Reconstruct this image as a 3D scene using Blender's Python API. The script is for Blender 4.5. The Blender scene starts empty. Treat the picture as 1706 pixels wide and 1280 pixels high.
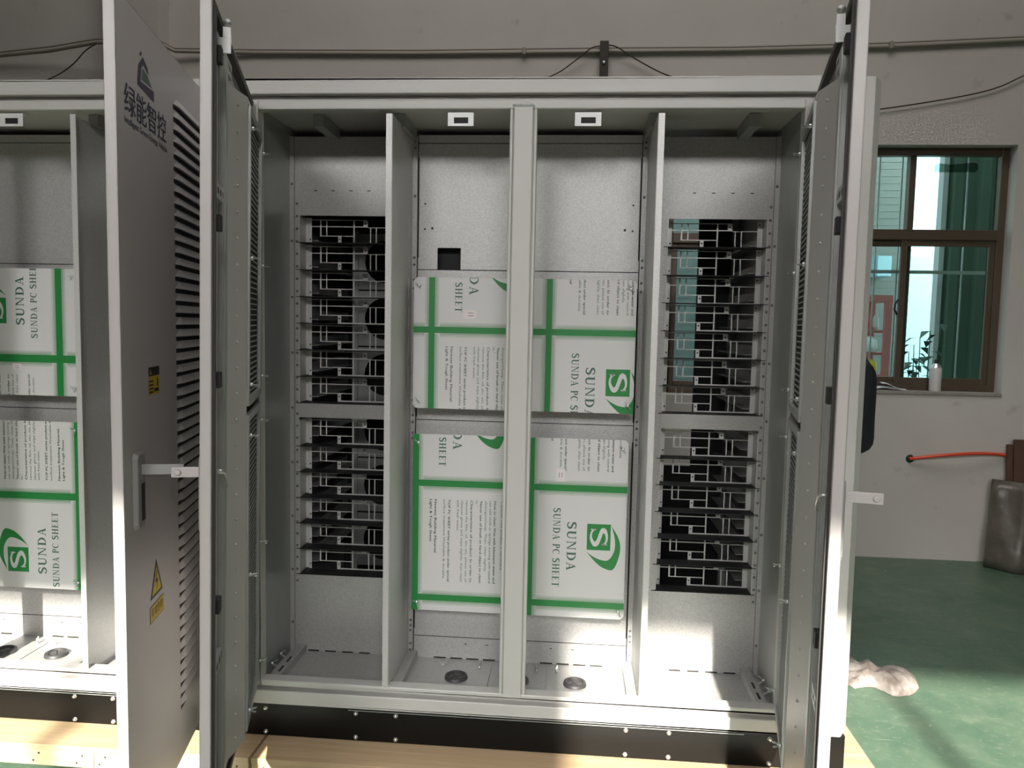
import bpy, bmesh, math, random
from mathutils import Vector, Matrix, Euler

random.seed(7)
S = bpy.context.scene
COL = S.collection

# ------------------------------------------------------------------ camera
cam_d = bpy.data.cameras.new('camera')
cam = bpy.data.objects.new('camera', cam_d)
COL.objects.link(cam)
cam.location = (0.1748, -2.4357, 1.5623)
cam.rotation_euler = Euler((1.494, -0.0202, 0.0811), 'XYZ')
cam_d.sensor_fit = 'HORIZONTAL'
cam_d.sensor_width = 36.0
cam_d.lens = 36.0 * 1269.79 / 1706.0
cam_d.clip_start = 0.02
S.camera = cam

# ------------------------------------------------------------------ world
w = bpy.data.worlds.new('sky')
S.world = w
w.use_nodes = True
bg = w.node_tree.nodes['Background']
# hazy winter sky: a bright low band round the sun's azimuth (-Y), pale blue elsewhere
wn = w.node_tree
tc = wn.nodes.new('ShaderNodeTexCoord')
sx = wn.nodes.new('ShaderNodeSeparateXYZ')
wn.links.new(tc.outputs['Generated'], sx.inputs[0])
my = wn.nodes.new('ShaderNodeMapRange')
my.interpolation_type = 'SMOOTHSTEP'
my.inputs['From Min'].default_value, my.inputs['From Max'].default_value = -0.25, -0.60
mz = wn.nodes.new('ShaderNodeMapRange')
mz.interpolation_type = 'SMOOTHSTEP'
mz.inputs['From Min'].default_value, mz.inputs['From Max'].default_value = 0.68, 0.52
wn.links.new(sx.outputs['Y'], my.inputs['Value'])
wn.links.new(sx.outputs['Z'], mz.inputs['Value'])
mu_ = wn.nodes.new('ShaderNodeMath')
mu_.operation = 'MULTIPLY'
wn.links.new(my.outputs[0], mu_.inputs[0])
wn.links.new(mz.outputs[0], mu_.inputs[1])
mr = wn.nodes.new('ShaderNodeMapRange')
SKY_DIM, SKY_BRIGHT = 1.8, 22.0
mr.inputs['To Min'].default_value, mr.inputs['To Max'].default_value = SKY_DIM, SKY_BRIGHT
wn.links.new(mu_.outputs[0], mr.inputs['Value'])
wn.links.new(mr.outputs[0], bg.inputs['Strength'])
wc = wn.nodes.new('ShaderNodeMixRGB')
wc.inputs['Color1'].default_value = (0.74, 0.88, 1.0, 1)
wc.inputs['Color2'].default_value = (1.0, 0.98, 0.955, 1)
wn.links.new(mu_.outputs[0], wc.inputs['Fac'])
wn.links.new(wc.outputs[0], bg.inputs['Color'])

# ------------------------------------------------------------------ sun and daylight through the front doorways, added roof fill
SUN_ELEV = math.radians(30.7)
sd = bpy.data.lights.new('sun', 'SUN')
sd.energy = 17.0
sd.angle = math.radians(0.85)
sd.color = (1.0, 0.95, 0.84)
sun = bpy.data.objects.new('sun', sd)
COL.objects.link(sun)
sun.location = (0, -20, 14)
sun.rotation_euler = (math.pi / 2 - SUN_ELEV, 0, 0)

FRONT_Y = -7.0
LINTEL_Z = 4.93


def portal(name, x0, x1, z0, z1, y, turn):
    """marks an opening for the sky sampler; gives no light of its own"""
    d = bpy.data.lights.new(name, 'AREA')
    d.shape = 'RECTANGLE'
    d.size, d.size_y = x1 - x0, z1 - z0
    d.cycles.is_portal = True
    o = bpy.data.objects.new(name, d)
    COL.objects.link(o)
    o.location = ((x0 + x1) / 2, y, (z0 + z1) / 2)
    o.rotation_euler = (math.radians(turn), 0, 0)
    return o


portal('doorway_left', -2.8, -0.72, 0.0, LINTEL_Z, FRONT_Y - 0.26, 90)
portal('doorway_right', 0.2, 2.5, 0.0, LINTEL_Z, FRONT_Y - 0.26, 90)

# added fill lamp above the cabinets, lifts the back wall and low surfaces
rd = bpy.data.lights.new('roof_fill', 'AREA')
rd.shape = 'RECTANGLE'
rd.size, rd.size_y = 5.6, 2.6
rd.energy = 165
rd.color = (1.0, 0.97, 0.93)
ro_ = bpy.data.objects.new('roof_fill', rd)
COL.objects.link(ro_)
ro_.location = (0.4, -0.1, 6.96)

S.view_settings.view_transform = 'Standard'
S.view_settings.look = 'None'
S.view_settings.gamma = 1.0
S.view_settings.use_curve_mapping = False
S.view_settings.exposure = 0.0
try:
    S.cycles.use_denoising = True
    S.cycles.max_bounces = 10
    S.cycles.diffuse_bounces = 6
    S.cycles.glossy_bounces = 5
    S.cycles.transparent_max_bounces = 12
    S.cycles.sample_clamp_indirect = 6.0
    S.cycles.caustics_reflective = False
    S.cycles.caustics_refractive = False
except Exception:
    pass

# ================================================================== materials
MATS = {}


def mat(name, col, rough=0.5, metal=0.0, spec=0.5, noise=None, bump=None, coat=0.0):
    """noise=(scale, amount, second colour)  bump=(scale, strength)"""
    m = bpy.data.materials.new(name)
    m.use_nodes = True
    nt = m.node_tree
    b = nt.nodes['Principled BSDF']
    b.inputs['Base Color'].default_value = (*col, 1)
    b.inputs['Roughness'].default_value = rough
    b.inputs['Metallic'].default_value = metal
    b.inputs['Specular IOR Level'].default_value = spec
    if coat:
        b.inputs['Coat Weight'].default_value = coat
        b.inputs['Coat Roughness'].default_value = 0.1
    tc = nt.nodes.new('ShaderNodeTexCoord')
    if noise:
        n = nt.nodes.new('ShaderNodeTexNoise')
        n.inputs['Scale'].default_value = noise[0]
        n.inputs['Detail'].default_value = 5
        n.inputs['Roughness'].default_value = 0.62
        nt.links.new(tc.outputs['Object'], n.inputs['Vector'])
        r = nt.nodes.new('ShaderNodeValToRGB')
        r.color_ramp.elements[0].position = 0.5 - noise[1] / 2
        r.color_ramp.elements[1].position = 0.5 + noise[1] / 2
        r.color_ramp.elements[0].color = (*noise[2], 1)
        r.color_ramp.elements[1].color = (*col, 1)
        nt.links.new(n.outputs['Fac'], r.inputs['Fac'])
        nt.links.new(r.outputs['Color'], b.inputs['Base Color'])
    if bump:
        n2 = nt.nodes.new('ShaderNodeTexNoise')
        n2.inputs['Scale'].default_value = bump[0]
        n2.inputs['Detail'].default_value = 4
        nt.links.new(tc.outputs['Object'], n2.inputs['Vector'])
        bp = nt.nodes.new('ShaderNodeBump')
        bp.inputs['Strength'].default_value = bump[1]
        bp.inputs['Distance'].default_value = 0.004
        nt.links.new(n2.outputs['Fac'], bp.inputs['Height'])
        nt.links.new(bp.outputs['Normal'], b.inputs['Normal'])
    MATS[name] = m
    return m


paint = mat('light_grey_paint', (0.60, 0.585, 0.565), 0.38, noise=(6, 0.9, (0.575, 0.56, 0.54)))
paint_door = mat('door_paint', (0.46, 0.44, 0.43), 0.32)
galv = mat('galvanised_steel', (0.58, 0.575, 0.565), 0.46, metal=0.4, noise=(230, 0.42, (0.40, 0.397, 0.39)), bump=(260, 0.15))
dark_zinc = mat('dark_rivet', (0.20, 0.20, 0.20), 0.4, metal=0.5)
tray_m = mat('tray_sheet', (0.72, 0.72, 0.70), 0.45, metal=0.2)
galv_dull = mat('dull_zinc', (0.44, 0.455, 0.445), 0.42, metal=0.5, noise=(14, 0.8, (0.38, 0.395, 0.39)))
zinc = mat('bright_zinc', (0.78, 0.79, 0.8), 0.28, metal=0.85)
white_plate = mat('white_plate', (0.80, 0.80, 0.80), 0.4, metal=0.1)
black = mat('black_plinth_paint', (0.006, 0.0055, 0.005), 0.30, spec=0.2)
rubber = mat('black_rubber', (0.012, 0.012, 0.013), 0.65)
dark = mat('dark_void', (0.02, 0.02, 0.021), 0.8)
gland_m = mat('grey_gland_plastic', (0.045, 0.043, 0.045), 0.5)
gland_in = mat('gland_membrane', (0.10, 0.095, 0.098), 0.6)
gasket_m = mat('dark_gasket', (0.04, 0.036, 0.034), 0.6)
galv_light = mat('light_galvanised', (0.70, 0.69, 0.68), 0.45, metal=0.3, noise=(230, 0.42, (0.55, 0.545, 0.535)))
green = mat('green_print', (0.019, 0.225, 0.052), 0.4)
grey_ink = mat('grey_green_ink', (0.065, 0.15, 0.115), 0.45)
film_m = mat('white_film', (0.70, 0.69, 0.685), 0.28)
label_m = mat('paper_label', (0.82, 0.74, 0.74), 0.6)
navy_ink = mat('navy_ink', (0.018, 0.024, 0.055), 0.4)
logo_green = mat('logo_green', (0.055, 0.12, 0.085), 0.4)
logo_pale = mat('logo_pale', (0.24, 0.27, 0.32), 0.4)
handle_m = mat('grey_handle_paint', (0.27, 0.265, 0.26), 0.4)
yellow = mat('warning_yellow', (0.50, 0.36, 0.012), 0.4)
black_ink = mat('black_ink', (0.012, 0.01, 0.008), 0.5)
alu = mat('bronze_window_frame', (0.115, 0.082, 0.055), 0.4, metal=0.2, noise=(5, 0.8, (0.085, 0.062, 0.044)))
conduit_m = mat('conduit_plastic', (0.30, 0.27, 0.23), 0.5)
rust = mat('rusty_strip', (0.055, 0.043, 0.036), 0.7, noise=(18, 0.6, (0.032, 0.024, 0.02)))
hose_m = mat('orange_hose', (0.72, 0.085, 0.04), 0.4)
jacket_m = mat('navy_jacket', (0.010, 0.010, 0.018), 0.75, bump=(60, 0.3))
trouser_m = mat('black_trousers', (0.008, 0.009, 0.009), 0.85, bump=(60, 0.3))
skin_m = mat('skin', (0.48, 0.28, 0.19), 0.5)
hair_m = mat('black_hair', (0.01, 0.009, 0.008), 0.5)
shoe_m = mat('dark_shoe', (0.03, 0.028, 0.026), 0.6)
can_m = mat('can_white', (0.62, 0.60, 0.60), 0.35)
rag_m = mat('grey_white_rag', (0.37, 0.335, 0.315), 0.9, noise=(16, 0.3, (0.17, 0.135, 0.115)), bump=(45, 0.9))
paper_m = mat('paper', (0.62, 0.62, 0.61), 0.7)
plastic_m = mat('dusty_stretch_film', (0.17, 0.15, 0.127), 0.3, noise=(9, 0.5, (0.055, 0.047, 0.038)), bump=(14, 0.6))
brown_board = mat('brown_board', (0.11, 0.055, 0.032), 0.6, noise=(8, 0.7, (0.065, 0.034, 0.022)))
corr_green = mat('dark_green_sheet', (0.115, 0.19, 0.135), 0.5)
far_grey = mat('grey_cladding', (0.125, 0.155, 0.145), 0.6)
far_white = mat('pale_cyan_render', (0.33, 0.58, 0.66), 0.7)
pink_m = mat('pink_rack_paint', (0.62, 0.20, 0.19), 0.4)
leaf_m = mat('leaf_green', (0.045, 0.085, 0.05), 0.5)
ground_m = mat('concrete_ground', (0.34, 0.34, 0.33), 0.8, noise=(3, 0.6, (0.26, 0.26, 0.25)))
pot_m = mat('terracotta', (0.35, 0.14, 0.08), 0.7)
steel_bar = mat('white_bar', (0.62, 0.66, 0.64), 0.4)


def wood_mat(name, c1, c2, axis=0, scale=9):
    m = bpy.data.materials.new(name)
    m.use_nodes = True
    nt = m.node_tree
    b = nt.nodes['Principled BSDF']
    b.inputs['Roughness'].default_value = 0.62
    tc = nt.nodes.new('ShaderNodeTexCoord')
    mp = nt.nodes.new('ShaderNodeMapping')
    sc = [scale * 4] * 3
    sc[axis] = scale * 0.22
    mp.inputs['Scale'].default_value = sc
    n = nt.nodes.new('ShaderNodeTexNoise')
    n.inputs['Scale'].default_value = 1.0
    n.inputs['Detail'].default_value = 6
    n.inputs['Distortion'].default_value = 0.8
    r = nt.nodes.new('ShaderNodeValToRGB')
    r.color_ramp.elements[0].position = 0.3
    r.color_ramp.elements[0].color = (*c2, 1)
    r.color_ramp.elements[1].position = 0.68
    r.color_ramp.elements[1].color = (*c1, 1)
    nt.links.new(tc.outputs['Object'], mp.inputs['Vector'])
    nt.links.new(mp.outputs['Vector'], n.inputs['Vector'])
    nt.links.new(n.outputs['Fac'], r.inputs['Fac'])
    nt.links.new(r.outputs['Color'], b.inputs['Base Color'])
    return m


wood = wood_mat('pine_plywood', (0.58, 0.43, 0.27), (0.47, 0.33, 0.19))


def floor_mat():
    m = bpy.data.materials.new('green_floor_paint')
    m.use_nodes = True
    nt = m.node_tree
    b = nt.nodes['Principled BSDF']
    b.inputs['Roughness'].default_value = 0.42
    tc = nt.nodes.new('ShaderNodeTexCoord')
    n = nt.nodes.new('ShaderNodeTexNoise')
    n.inputs['Scale'].default_value = 2.6
    n.inputs['Detail'].default_value = 8
    n.inputs['Roughness'].default_value = 0.7
    r = nt.nodes.new('ShaderNodeValToRGB')
    r.color_ramp.elements[0].position = 0.32
    r.color_ramp.elements[0].color = (0.062, 0.118, 0.08, 1)
    r.color_ramp.elements[1].position = 0.72
    r.color_ramp.elements[1].color = (0.118, 0.172, 0.115, 1)
    nt.links.new(tc.outputs['Object'], n.inputs['Vector'])
    nt.links.new(n.outputs['Fac'], r.inputs['Fac'])
    last = r.outputs['Color']
    # worn pale scratches: stretched, thresholded noise, two directions
    for rot, scl, lo, colr in ((1.05, (3.0, 55, 1), 0.70, (0.20, 0.26, 0.20)), (0.35, (4.0, 60, 1), 0.72, (0.22, 0.27, 0.21)), (-0.9, (3.5, 9, 1), 0.70, (0.05, 0.135, 0.085)),
                               (0.2, (26, 34, 1), 0.735, (0.40, 0.42, 0.37))):
        mp = nt.nodes.new('ShaderNodeMapping')
        mp.inputs['Rotation'].default_value = (0, 0, rot)
        mp.inputs['Scale'].default_value = scl
        nn = nt.nodes.new('ShaderNodeTexNoise')
        nn.inputs['Scale'].default_value = 1.0
        nn.inputs['Detail'].default_value = 2
        rr = nt.nodes.new('ShaderNodeValToRGB')
        rr.color_ramp.elements[0].position = lo
        rr.color_ramp.elements[1].position = lo + 0.06
        mx = nt.nodes.new('ShaderNodeMixRGB')
        mx.inputs['Color2'].default_value = (*colr, 1)
        nt.links.new(tc.outputs['Object'], mp.inputs['Vector'])
        nt.links.new(mp.outputs['Vector'], nn.inputs['Vector'])
        nt.links.new(nn.outputs['Fac'], rr.inputs['Fac'])
        nt.links.new(rr.outputs['Color'], mx.inputs['Fac'])
        nt.links.new(last, mx.inputs['Color1'])
        last = mx.outputs['Color']
    # pale dust and scuffs at two finer scales
    for scl, lo, hi, k, colr in ((9.0, 0.50, 0.80, 0.34, (0.20, 0.235, 0.175)), (38.0, 0.55, 0.75, 0.35, (0.24, 0.27, 0.21)), (5.0, 0.56, 0.78, 0.45, (0.045, 0.095, 0.065))):
        nn = nt.nodes.new('ShaderNodeTexNoise')
        nn.inputs['Scale'].default_value = scl
        nn.inputs['Detail'].default_value = 6
        nn.inputs['Distortion'].default_value = 0.3
        rr = nt.nodes.new('ShaderNodeValToRGB')
        rr.color_ramp.elements[0].position = lo
        rr.color_ramp.elements[0].color = (0, 0, 0, 1)
        rr.color_ramp.elements[1].position = hi
        rr.color_ramp.elements[1].color = (k, k, k, 1)
        mx = nt.nodes.new('ShaderNodeMixRGB')
        mx.inputs['Color2'].default_value = (*colr, 1)
        nt.links.new(tc.outputs['Object'], nn.inputs['Vector'])
        nt.links.new(nn.outputs['Fac'], rr.inputs['Fac'])
        nt.links.new(rr.outputs['Color'], mx.inputs['Fac'])
        nt.links.new(last, mx.inputs['Color1'])
        last = mx.outputs['Color']
    nt.links.new(last, b.inputs['Base Color'])
    return m


floor_m = floor_mat()
concrete_m = mat('bounce_concrete', (0.22, 0.20, 0.185), 0.85, noise=(2, 0.7, (0.17, 0.155, 0.145)))


def wall_mat():
    m = bpy.data.materials.new('dusty_plaster')
    m.use_nodes = True
    nt = m.node_tree
    b = nt.nodes['Principled BSDF']
    b.inputs['Roughness'].default_value = 0.85
    tc = nt.nodes.new('ShaderNodeTexCoord')
    n = nt.nodes.new('ShaderNodeTexNoise')
    n.inputs['Scale'].default_value = 1.3
    n.inputs['Detail'].default_value = 7
    r = nt.nodes.new('ShaderNodeValToRGB')
    r.color_ramp.elements[0].position = 0.3
    r.color_ramp.elements[0].color = (0.50, 0.465, 0.43, 1)
    r.color_ramp.elements[1].position = 0.7
    r.color_ramp.elements[1].color = (0.57, 0.535, 0.50, 1)
    n2 = nt.nodes.new('ShaderNodeTexNoise')
    n2.inputs['Scale'].default_value = 7
    n2.inputs['Detail'].default_value = 6
    r2 = nt.nodes.new('ShaderNodeValToRGB')
    r2.color_ramp.elements[0].position = 0.66
    r2.color_ramp.elements[0].color = (0, 0, 0, 1)
    r2.color_ramp.elements[1].position = 0.8
    r2.color_ramp.elements[1].color = (0.45, 0.45, 0.45, 1)
    mx = nt.nodes.new('ShaderNodeMixRGB')
    mx.inputs['Color2'].default_value = (0.24, 0.215, 0.19, 1)
    nt.links.new(tc.outputs['Object'], n.inputs['Vector'])
    nt.links.new(tc.outputs['Object'], n2.inputs['Vector'])
    nt.links.new(n.outputs['Fac'], r.inputs['Fac'])
    nt.links.new(n2.outputs['Fac'], r2.inputs['Fac'])
    nt.links.new(r2.outputs['Color'], mx.inputs['Fac'])
    nt.links.new(r.outputs['Color'], mx.inputs['Color1'])
    nt.links.new(mx.outputs['Color'], b.inputs['Base Color'])
    bp = nt.nodes.new('ShaderNodeBump')
    bp.inputs['Strength'].default_value = 0.15
    bp.inputs['Distance'].default_value = 0.02
    nt.links.new(n2.outputs['Fac'], bp.inputs['Height'])
    nt.links.new(bp.outputs['Normal'], b.inputs['Normal'])
    return m


wall_m = wall_mat()
ceil_m = mat('ceiling_paint', (0.16, 0.155, 0.15), 0.9)
hall_m = mat('dark_hall_wall', (0.09, 0.087, 0.084), 0.9, noise=(2, 0.6, (0.07, 0.067, 0.064)))  # unseen walls, kept dark to lower the ambient bounce


def glass_mat(name, tint, refl=0.1):
    m = bpy.data.materials.new(name)
    m.use_nodes = True
    nt = m.node_tree
    for n in list(nt.nodes):
        nt.nodes.remove(n)
    out = nt.nodes.new('ShaderNodeOutputMaterial')
    t = nt.nodes.new('ShaderNodeBsdfTransparent')
    t.inputs['Color'].default_value = (*tint, 1)
    g = nt.nodes.new('ShaderNodeBsdfGlossy')
    g.inputs['Roughness'].default_value = 0.02
    mx = nt.nodes.new('ShaderNodeMixShader')
    mx.inputs['Fac'].default_value = refl
    nt.links.new(t.outputs[0], mx.inputs[1])
    nt.links.new(g.outputs[0], mx.inputs[2])
    nt.links.new(mx.outputs[0], out.inputs['Surface'])
    return m


glass = glass_mat('green_tinted_glass', (0.82, 0.93, 0.90), 0.06)
tape_m = glass_mat('frosted_tape', (0.55, 0.62, 0.58), 0.1)


# ================================================================== mesh helpers
class MB:
    def __init__(self):
        self.v, self.f, self.m = [], [], []
        self.cur = 0
        self.smooth = set()

    def add(self, vs, fs, smooth=False):
        k = len(self.v)
        self.v += [Vector(p) for p in vs]
        for f in fs:
            if smooth:
                self.smooth.add(len(self.f))
            self.f.append([k + i for i in f])
            self.m.append(self.cur)
        return self

    def box(self, x0, x1, y0, y1, z0, z1):
        x0, x1 = min(x0, x1), max(x0, x1)
        y0, y1 = min(y0, y1), max(y0, y1)
        z0, z1 = min(z0, z1), max(z0, z1)
        return self.add([(x0, y0, z0), (x1, y0, z0), (x1, y1, z0), (x0, y1, z0), (x0, y0, z1), (x1, y0, z1), (x1, y1, z1), (x0, y1, z1)],
                        [(0, 3, 2, 1), (4, 5, 6, 7), (0, 1, 5, 4), (1, 2, 6, 5), (2, 3, 7, 6), (3, 0, 4, 7)])

    def prism(self, poly, f0, f1):
        """poly: 2-D points; f0/f1 map a 2-D point to 3-D for the two caps"""
        n = len(poly)
        a = [f0(*p) for p in poly]
        b = [f1(*p) for p in poly]
        return self.add(a + b, [tuple(range(n))[::-1], tuple(range(n, 2 * n))] +
                        [(i, (i + 1) % n, n + (i + 1) % n, n + i) for i in range(n)])

    def tube(self, pts, r, n=8, cap=True):
        pts = [Vector(p) for p in pts]
        rs = r if isinstance(r, (list, tuple)) else [r] * len(pts)
        rings = []
        up = None
        for i, p in enumerate(pts):
            t = (pts[min(i + 1, len(pts) - 1)] - pts[max(i - 1, 0)]).normalized()
            if up is None:
                up = Vector((0, 0, 1)) if abs(t.z) < 0.9 else Vector((1, 0, 0))
            s = t.cross(up).normalized()
            up = s.cross(t).normalized()
            rings.append([p + (s * math.cos(2 * math.pi * k / n) + up * math.sin(2 * math.pi * k / n)) * rs[i] for k in range(n)])
        vs = [q for r_ in rings for q in r_]
        fs = []
        for i in range(len(pts) - 1):
            for k in range(n):
                fs.append((i * n + k, i * n + (k + 1) % n, (i + 1) * n + (k + 1) % n, (i + 1) * n + k))
        self.add(vs, fs, smooth=True)
        if cap:
            self.add(rings[0], [tuple(range(n))[::-1]])
            self.add(rings[-1], [tuple(range(n))])
        return self

    def cyl(self, p0, p1, r, n=12):
        return self.tube([p0, p1], r, n)

    def lathe(self, prof, c, n=20, axis='z'):
        vs, fs = [], []
        for (r, h) in prof:
            for k in range(n):
                a = 2 * math.pi * k / n
                if axis == 'z':
                    vs.append((c[0] + r * math.cos(a), c[1] + r * math.sin(a), c[2] + h))
                elif axis == 'y':
                    vs.append((c[0] + r * math.cos(a), c[1] + h, c[2] + r * math.sin(a)))
                else:
                    vs.append((c[0] + h, c[1] + r * math.cos(a), c[2] + r * math.sin(a)))
        for i in range(len(prof) - 1):
            for k in range(n):
                fs.append((i * n + k, i * n + (k + 1) % n, (i + 1) * n + (k + 1) % n, (i + 1) * n + k))
        return self.add(vs, fs, smooth=True)

    def build(self, name, mats, parent=None, shift=(0, 0, 0), bevel=0, recalc=True, xf=None):
        me = bpy.data.meshes.new(name)
        sh = Vector(shift)
        vs = [(xf @ v if xf else v) + sh for v in self.v]
        me.from_pydata([tuple(v) for v in vs], [], self.f)
        for m_ in (mats if isinstance(mats, (list, tuple)) else [mats]):
            me.materials.append(m_)
        for i, p in enumerate(me.polygons):
            p.material_index = self.m[i]
            p.use_smooth = i in self.smooth
        if recalc:
            bm = bmesh.new()
            bm.from_mesh(me)
            bmesh.ops.remove_doubles(bm, verts=bm.verts, dist=1e-6)
            bmesh.ops.recalc_face_normals(bm, faces=bm.faces)
            bm.to_mesh(me)
            bm.free()
        me.update()
        o = bpy.data.objects.new(name, me)
        COL.objects.link(o)
        if parent:
            o.parent = parent
        if bevel:
            b = o.modifiers.new('bevel', 'BEVEL')
            b.width = bevel
            b.segments = 2
            b.limit_method = 'ANGLE'
        return o


def tag(o, label=None, cat=None, group=None, kind=None):
    if label:
        o['label'] = label
    if cat:
        o['category'] = cat
    if group:
        o['group'] = group
    if kind:
        o['kind'] = kind
    return o


def empty(name, loc, label, cat, group=None):
    o = bpy.data.objects.new(name, None)
    COL.objects.link(o)
    o.location = loc
    o.empty_display_size = 0.1
    return tag(o, label, cat, group)


def twin(o, name, loc=None, rot=None, parent=None):
    c = o.copy()
    c.name = name
    COL.objects.link(c)
    c.parent = parent if parent is not None else o.parent
    if loc is not None:
        c.location = loc
    if rot is not None:
        c.rotation_euler = rot
    return c


def structure(mb, name, m, **k):
    o = mb.build(name, m, **k)
    o['kind'] = 'structure'
    return o


# ------------------------------------------------------------------ flat lettering (convex pieces)
def clip(poly, x0, x1, z0, z1):
    def cut(ps, inside, inter):
        out = []
        for i in range(len(ps)):
            a, b = ps[i - 1], ps[i]
            if inside(b):
                if not inside(a):
                    out.append(inter(a, b))
                out.append(b)
            elif inside(a):
                out.append(inter(a, b))
        return out

    def ix(X):
        return lambda a, b: (X, a[1] + (b[1] - a[1]) * (X - a[0]) / (b[0] - a[0]))

    def iz(Z):
        return lambda a, b: (a[0] + (b[0] - a[0]) * (Z - a[1]) / (b[1] - a[1]), Z)
    p = poly
    for ins, it in ((lambda q: q[0] >= x0, ix(x0)), (lambda q: q[0] <= x1, ix(x1)), (lambda q: q[1] >= z0, iz(z0)), (lambda q: q[1] <= z1, iz(z1))):
        if len(p) < 3:
            return []
        p = cut(p, ins, it)
    return p if len(p) > 2 else []


def stroke(pts, ws):
    out = []
    n = len(pts)
    L, R = [], []
    for i in range(n):
        a, b = pts[max(i - 1, 0)], pts[min(i + 1, n - 1)]
        dx, dy = b[0] - a[0], b[1] - a[1]
        d = math.hypot(dx, dy) or 1
        h = (ws[i] if isinstance(ws, (list, tuple)) else ws) / 2
        L.append((pts[i][0] - dy / d * h, pts[i][1] + dx / d * h))
        R.append((pts[i][0] + dy / d * h, pts[i][1] - dx / d * h))
    for i in range(n - 1):
        out.append([L[i], L[i + 1], R[i + 1], R[i]])
    return out


def curve_pts(ctrl, k=6):
    out = []
    n = len(ctrl)
    for i in range(n - 1):
        p0, p1, p2, p3 = ctrl[max(i - 1, 0)], ctrl[i], ctrl[i + 1], ctrl[min(i + 2, n - 1)]
        for j in range(k):
            t = j / k
            out.append(tuple(0.5 * (2 * p1[c] + (p2[c] - p0[c]) * t + (2 * p0[c] - 5 * p1[c] + 4 * p2[c] - p3[c]) * t * t +
                                    (-p0[c] + 3 * p1[c] - 3 * p2[c] + p3[c]) * t ** 3) for c in (0, 1)))
    out.append(ctrl[-1])
    return out


def rect(x0, x1, y0, y1):
    return [(x0, y0), (x1, y0), (x1, y1), (x0, y1)]


def serif_glyph(c):
    """cap height 1; returns (convex polygons, advance)"""
    t, T, s = 0.07, 0.185, 0.055
    P = []
    if c == 'S':
        ctrl = [(0.60, 0.76), (0.50, 0.92), (0.33, 0.965), (0.14, 0.87), (0.13, 0.68), (0.34, 0.54), (0.53, 0.41), (0.56, 0.2), (0.36, 0.035), (0.17, 0.08), (0.07, 0.25)]
        pts = curve_pts(ctrl, 4)
        n = len(pts)
        ws = [0.06 + 0.14 * math.sin(math.pi * i / (n - 1)) ** 1.2 for i in range(n)]
        P += stroke(pts, ws)
        P += [rect(0.565, 0.605, 0.68, 0.98), rect(0.06, 0.10, 0.02, 0.32)]
        return P, 0.68
    if c == 'U':
        P += [rect(0.12, 0.12 + T, 0.3, 1), rect(0.66, 0.66 + t, 0.3, 1), rect(0.02, 0.36, 1 - s, 1), rect(0.56, 0.82, 1 - s, 1)]
        pts = [(0.195 + 0.245 * (1 - math.cos(a)), 0.31 - 0.28 * math.sin(a)) for a in [math.pi * i / 10 for i in range(11)]]
        P += stroke(pts, [T - (T - t) * i / 10 for i in range(11)])
        return P, 0.86
    if c == 'N':
        P += [rect(0.12, 0.12 + t, 0, 1), rect(0.70, 0.70 + t, 0, 1), [(0.10, 1), (0.28, 1), (0.75, 0), (0.66, 0)],
              rect(0.02, 0.26, 0, s), rect(0.02, 0.24, 1 - s, 1), rect(0.60, 0.85, 1 - s, 1)]
        return P, 0.9
    if c == 'D':
        P += [rect(0.11, 0.11 + T, 0, 1), rect(0.02, 0.36, 0, s), rect(0.02, 0.36, 1 - s, 1)]
        pts = [(0.30 + 0.43 * math.sin(a), 0.5 + 0.475 * math.cos(a)) for a in [math.pi * i / 14 for i in range(15)]]
        P += stroke(pts, [s + (T - s) * math.sin(math.pi * i / 14) for i in range(15)])
        return P, 0.86
    if c == 'A':
        P += [[(0.12, 0), (0.17, 0), (0.43, 1), (0.36, 1)], [(0.56, 0), (0.74, 0), (0.45, 1), (0.34, 1)], rect(0.22, 0.60, 0.30, 0.30 + t),
              rect(0.02, 0.28, 0, s), rect(0.48, 0.82, 0, s)]
        return P, 0.84
    if c == 'P':
        P += [rect(0.11, 0.11 + T, 0, 1), rect(0.02, 0.36, 0, s), rect(0.02, 0.36, 1 - s, 1)]
        pts = [(0.30 + 0.27 * math.sin(a), 0.725 + 0.25 * math.cos(a)) for a in [math.pi * i / 10 for i in range(11)]]
        P += stroke(pts, [s + (T - s) * math.sin(math.pi * i / 10) for i in range(11)])
        return P, 0.68
    if c == 'C':
        pts = [(0.44 - 0.35 * math.sin(a), 0.5 + 0.475 * math.cos(a)) for a in [0.0 + math.pi * i / 12 for i in range(13)]]
        pts = [(0.62, 0.86)] + pts + [(0.66, 0.14)]
        P += stroke(pts, [t] + [s + (T - s) * math.sin(math.pi * i / 12) for i in range(13)] + [t])
        P += [rect(0.62, 0.66, 0.66, 0.98)]
        return P, 0.74
    if c == 'H':
        P += [rect(0.11, 0.11 + T, 0, 1), rect(0.60, 0.60 + T, 0, 1), rect(0.2, 0.7, 0.49, 0.49 + t)]
        for x in (0.02, 0.51):
            P += [rect(x, x + 0.33, 0, s), rect(x, x + 0.33, 1 - s, 1)]
        return P, 0.88
    if c == 'E':
        P += [rect(0.11, 0.11 + T, 0, 1), rect(0.02, 0.64, 0, s), rect(0.02, 0.62, 1 - s, 1), rect(0.2, 0.48, 0.49, 0.49 + t),
              rect(0.46, 0.50, 0.38, 0.64), rect(0.58, 0.62, 0.74, 1), rect(0.61, 0.65, 0, 0.28)]
        return P, 0.70
    if c == 'T':
        P += [rect(0.29, 0.29 + T, 0, 1), rect(0.2, 0.53, 0, s), rect(0.03, 0.70, 1 - s, 1), rect(0.03, 0.07, 0.72, 1), rect(0.66, 0.70, 0.72, 1)]
        return P, 0.74
    return [], 0.32


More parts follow.
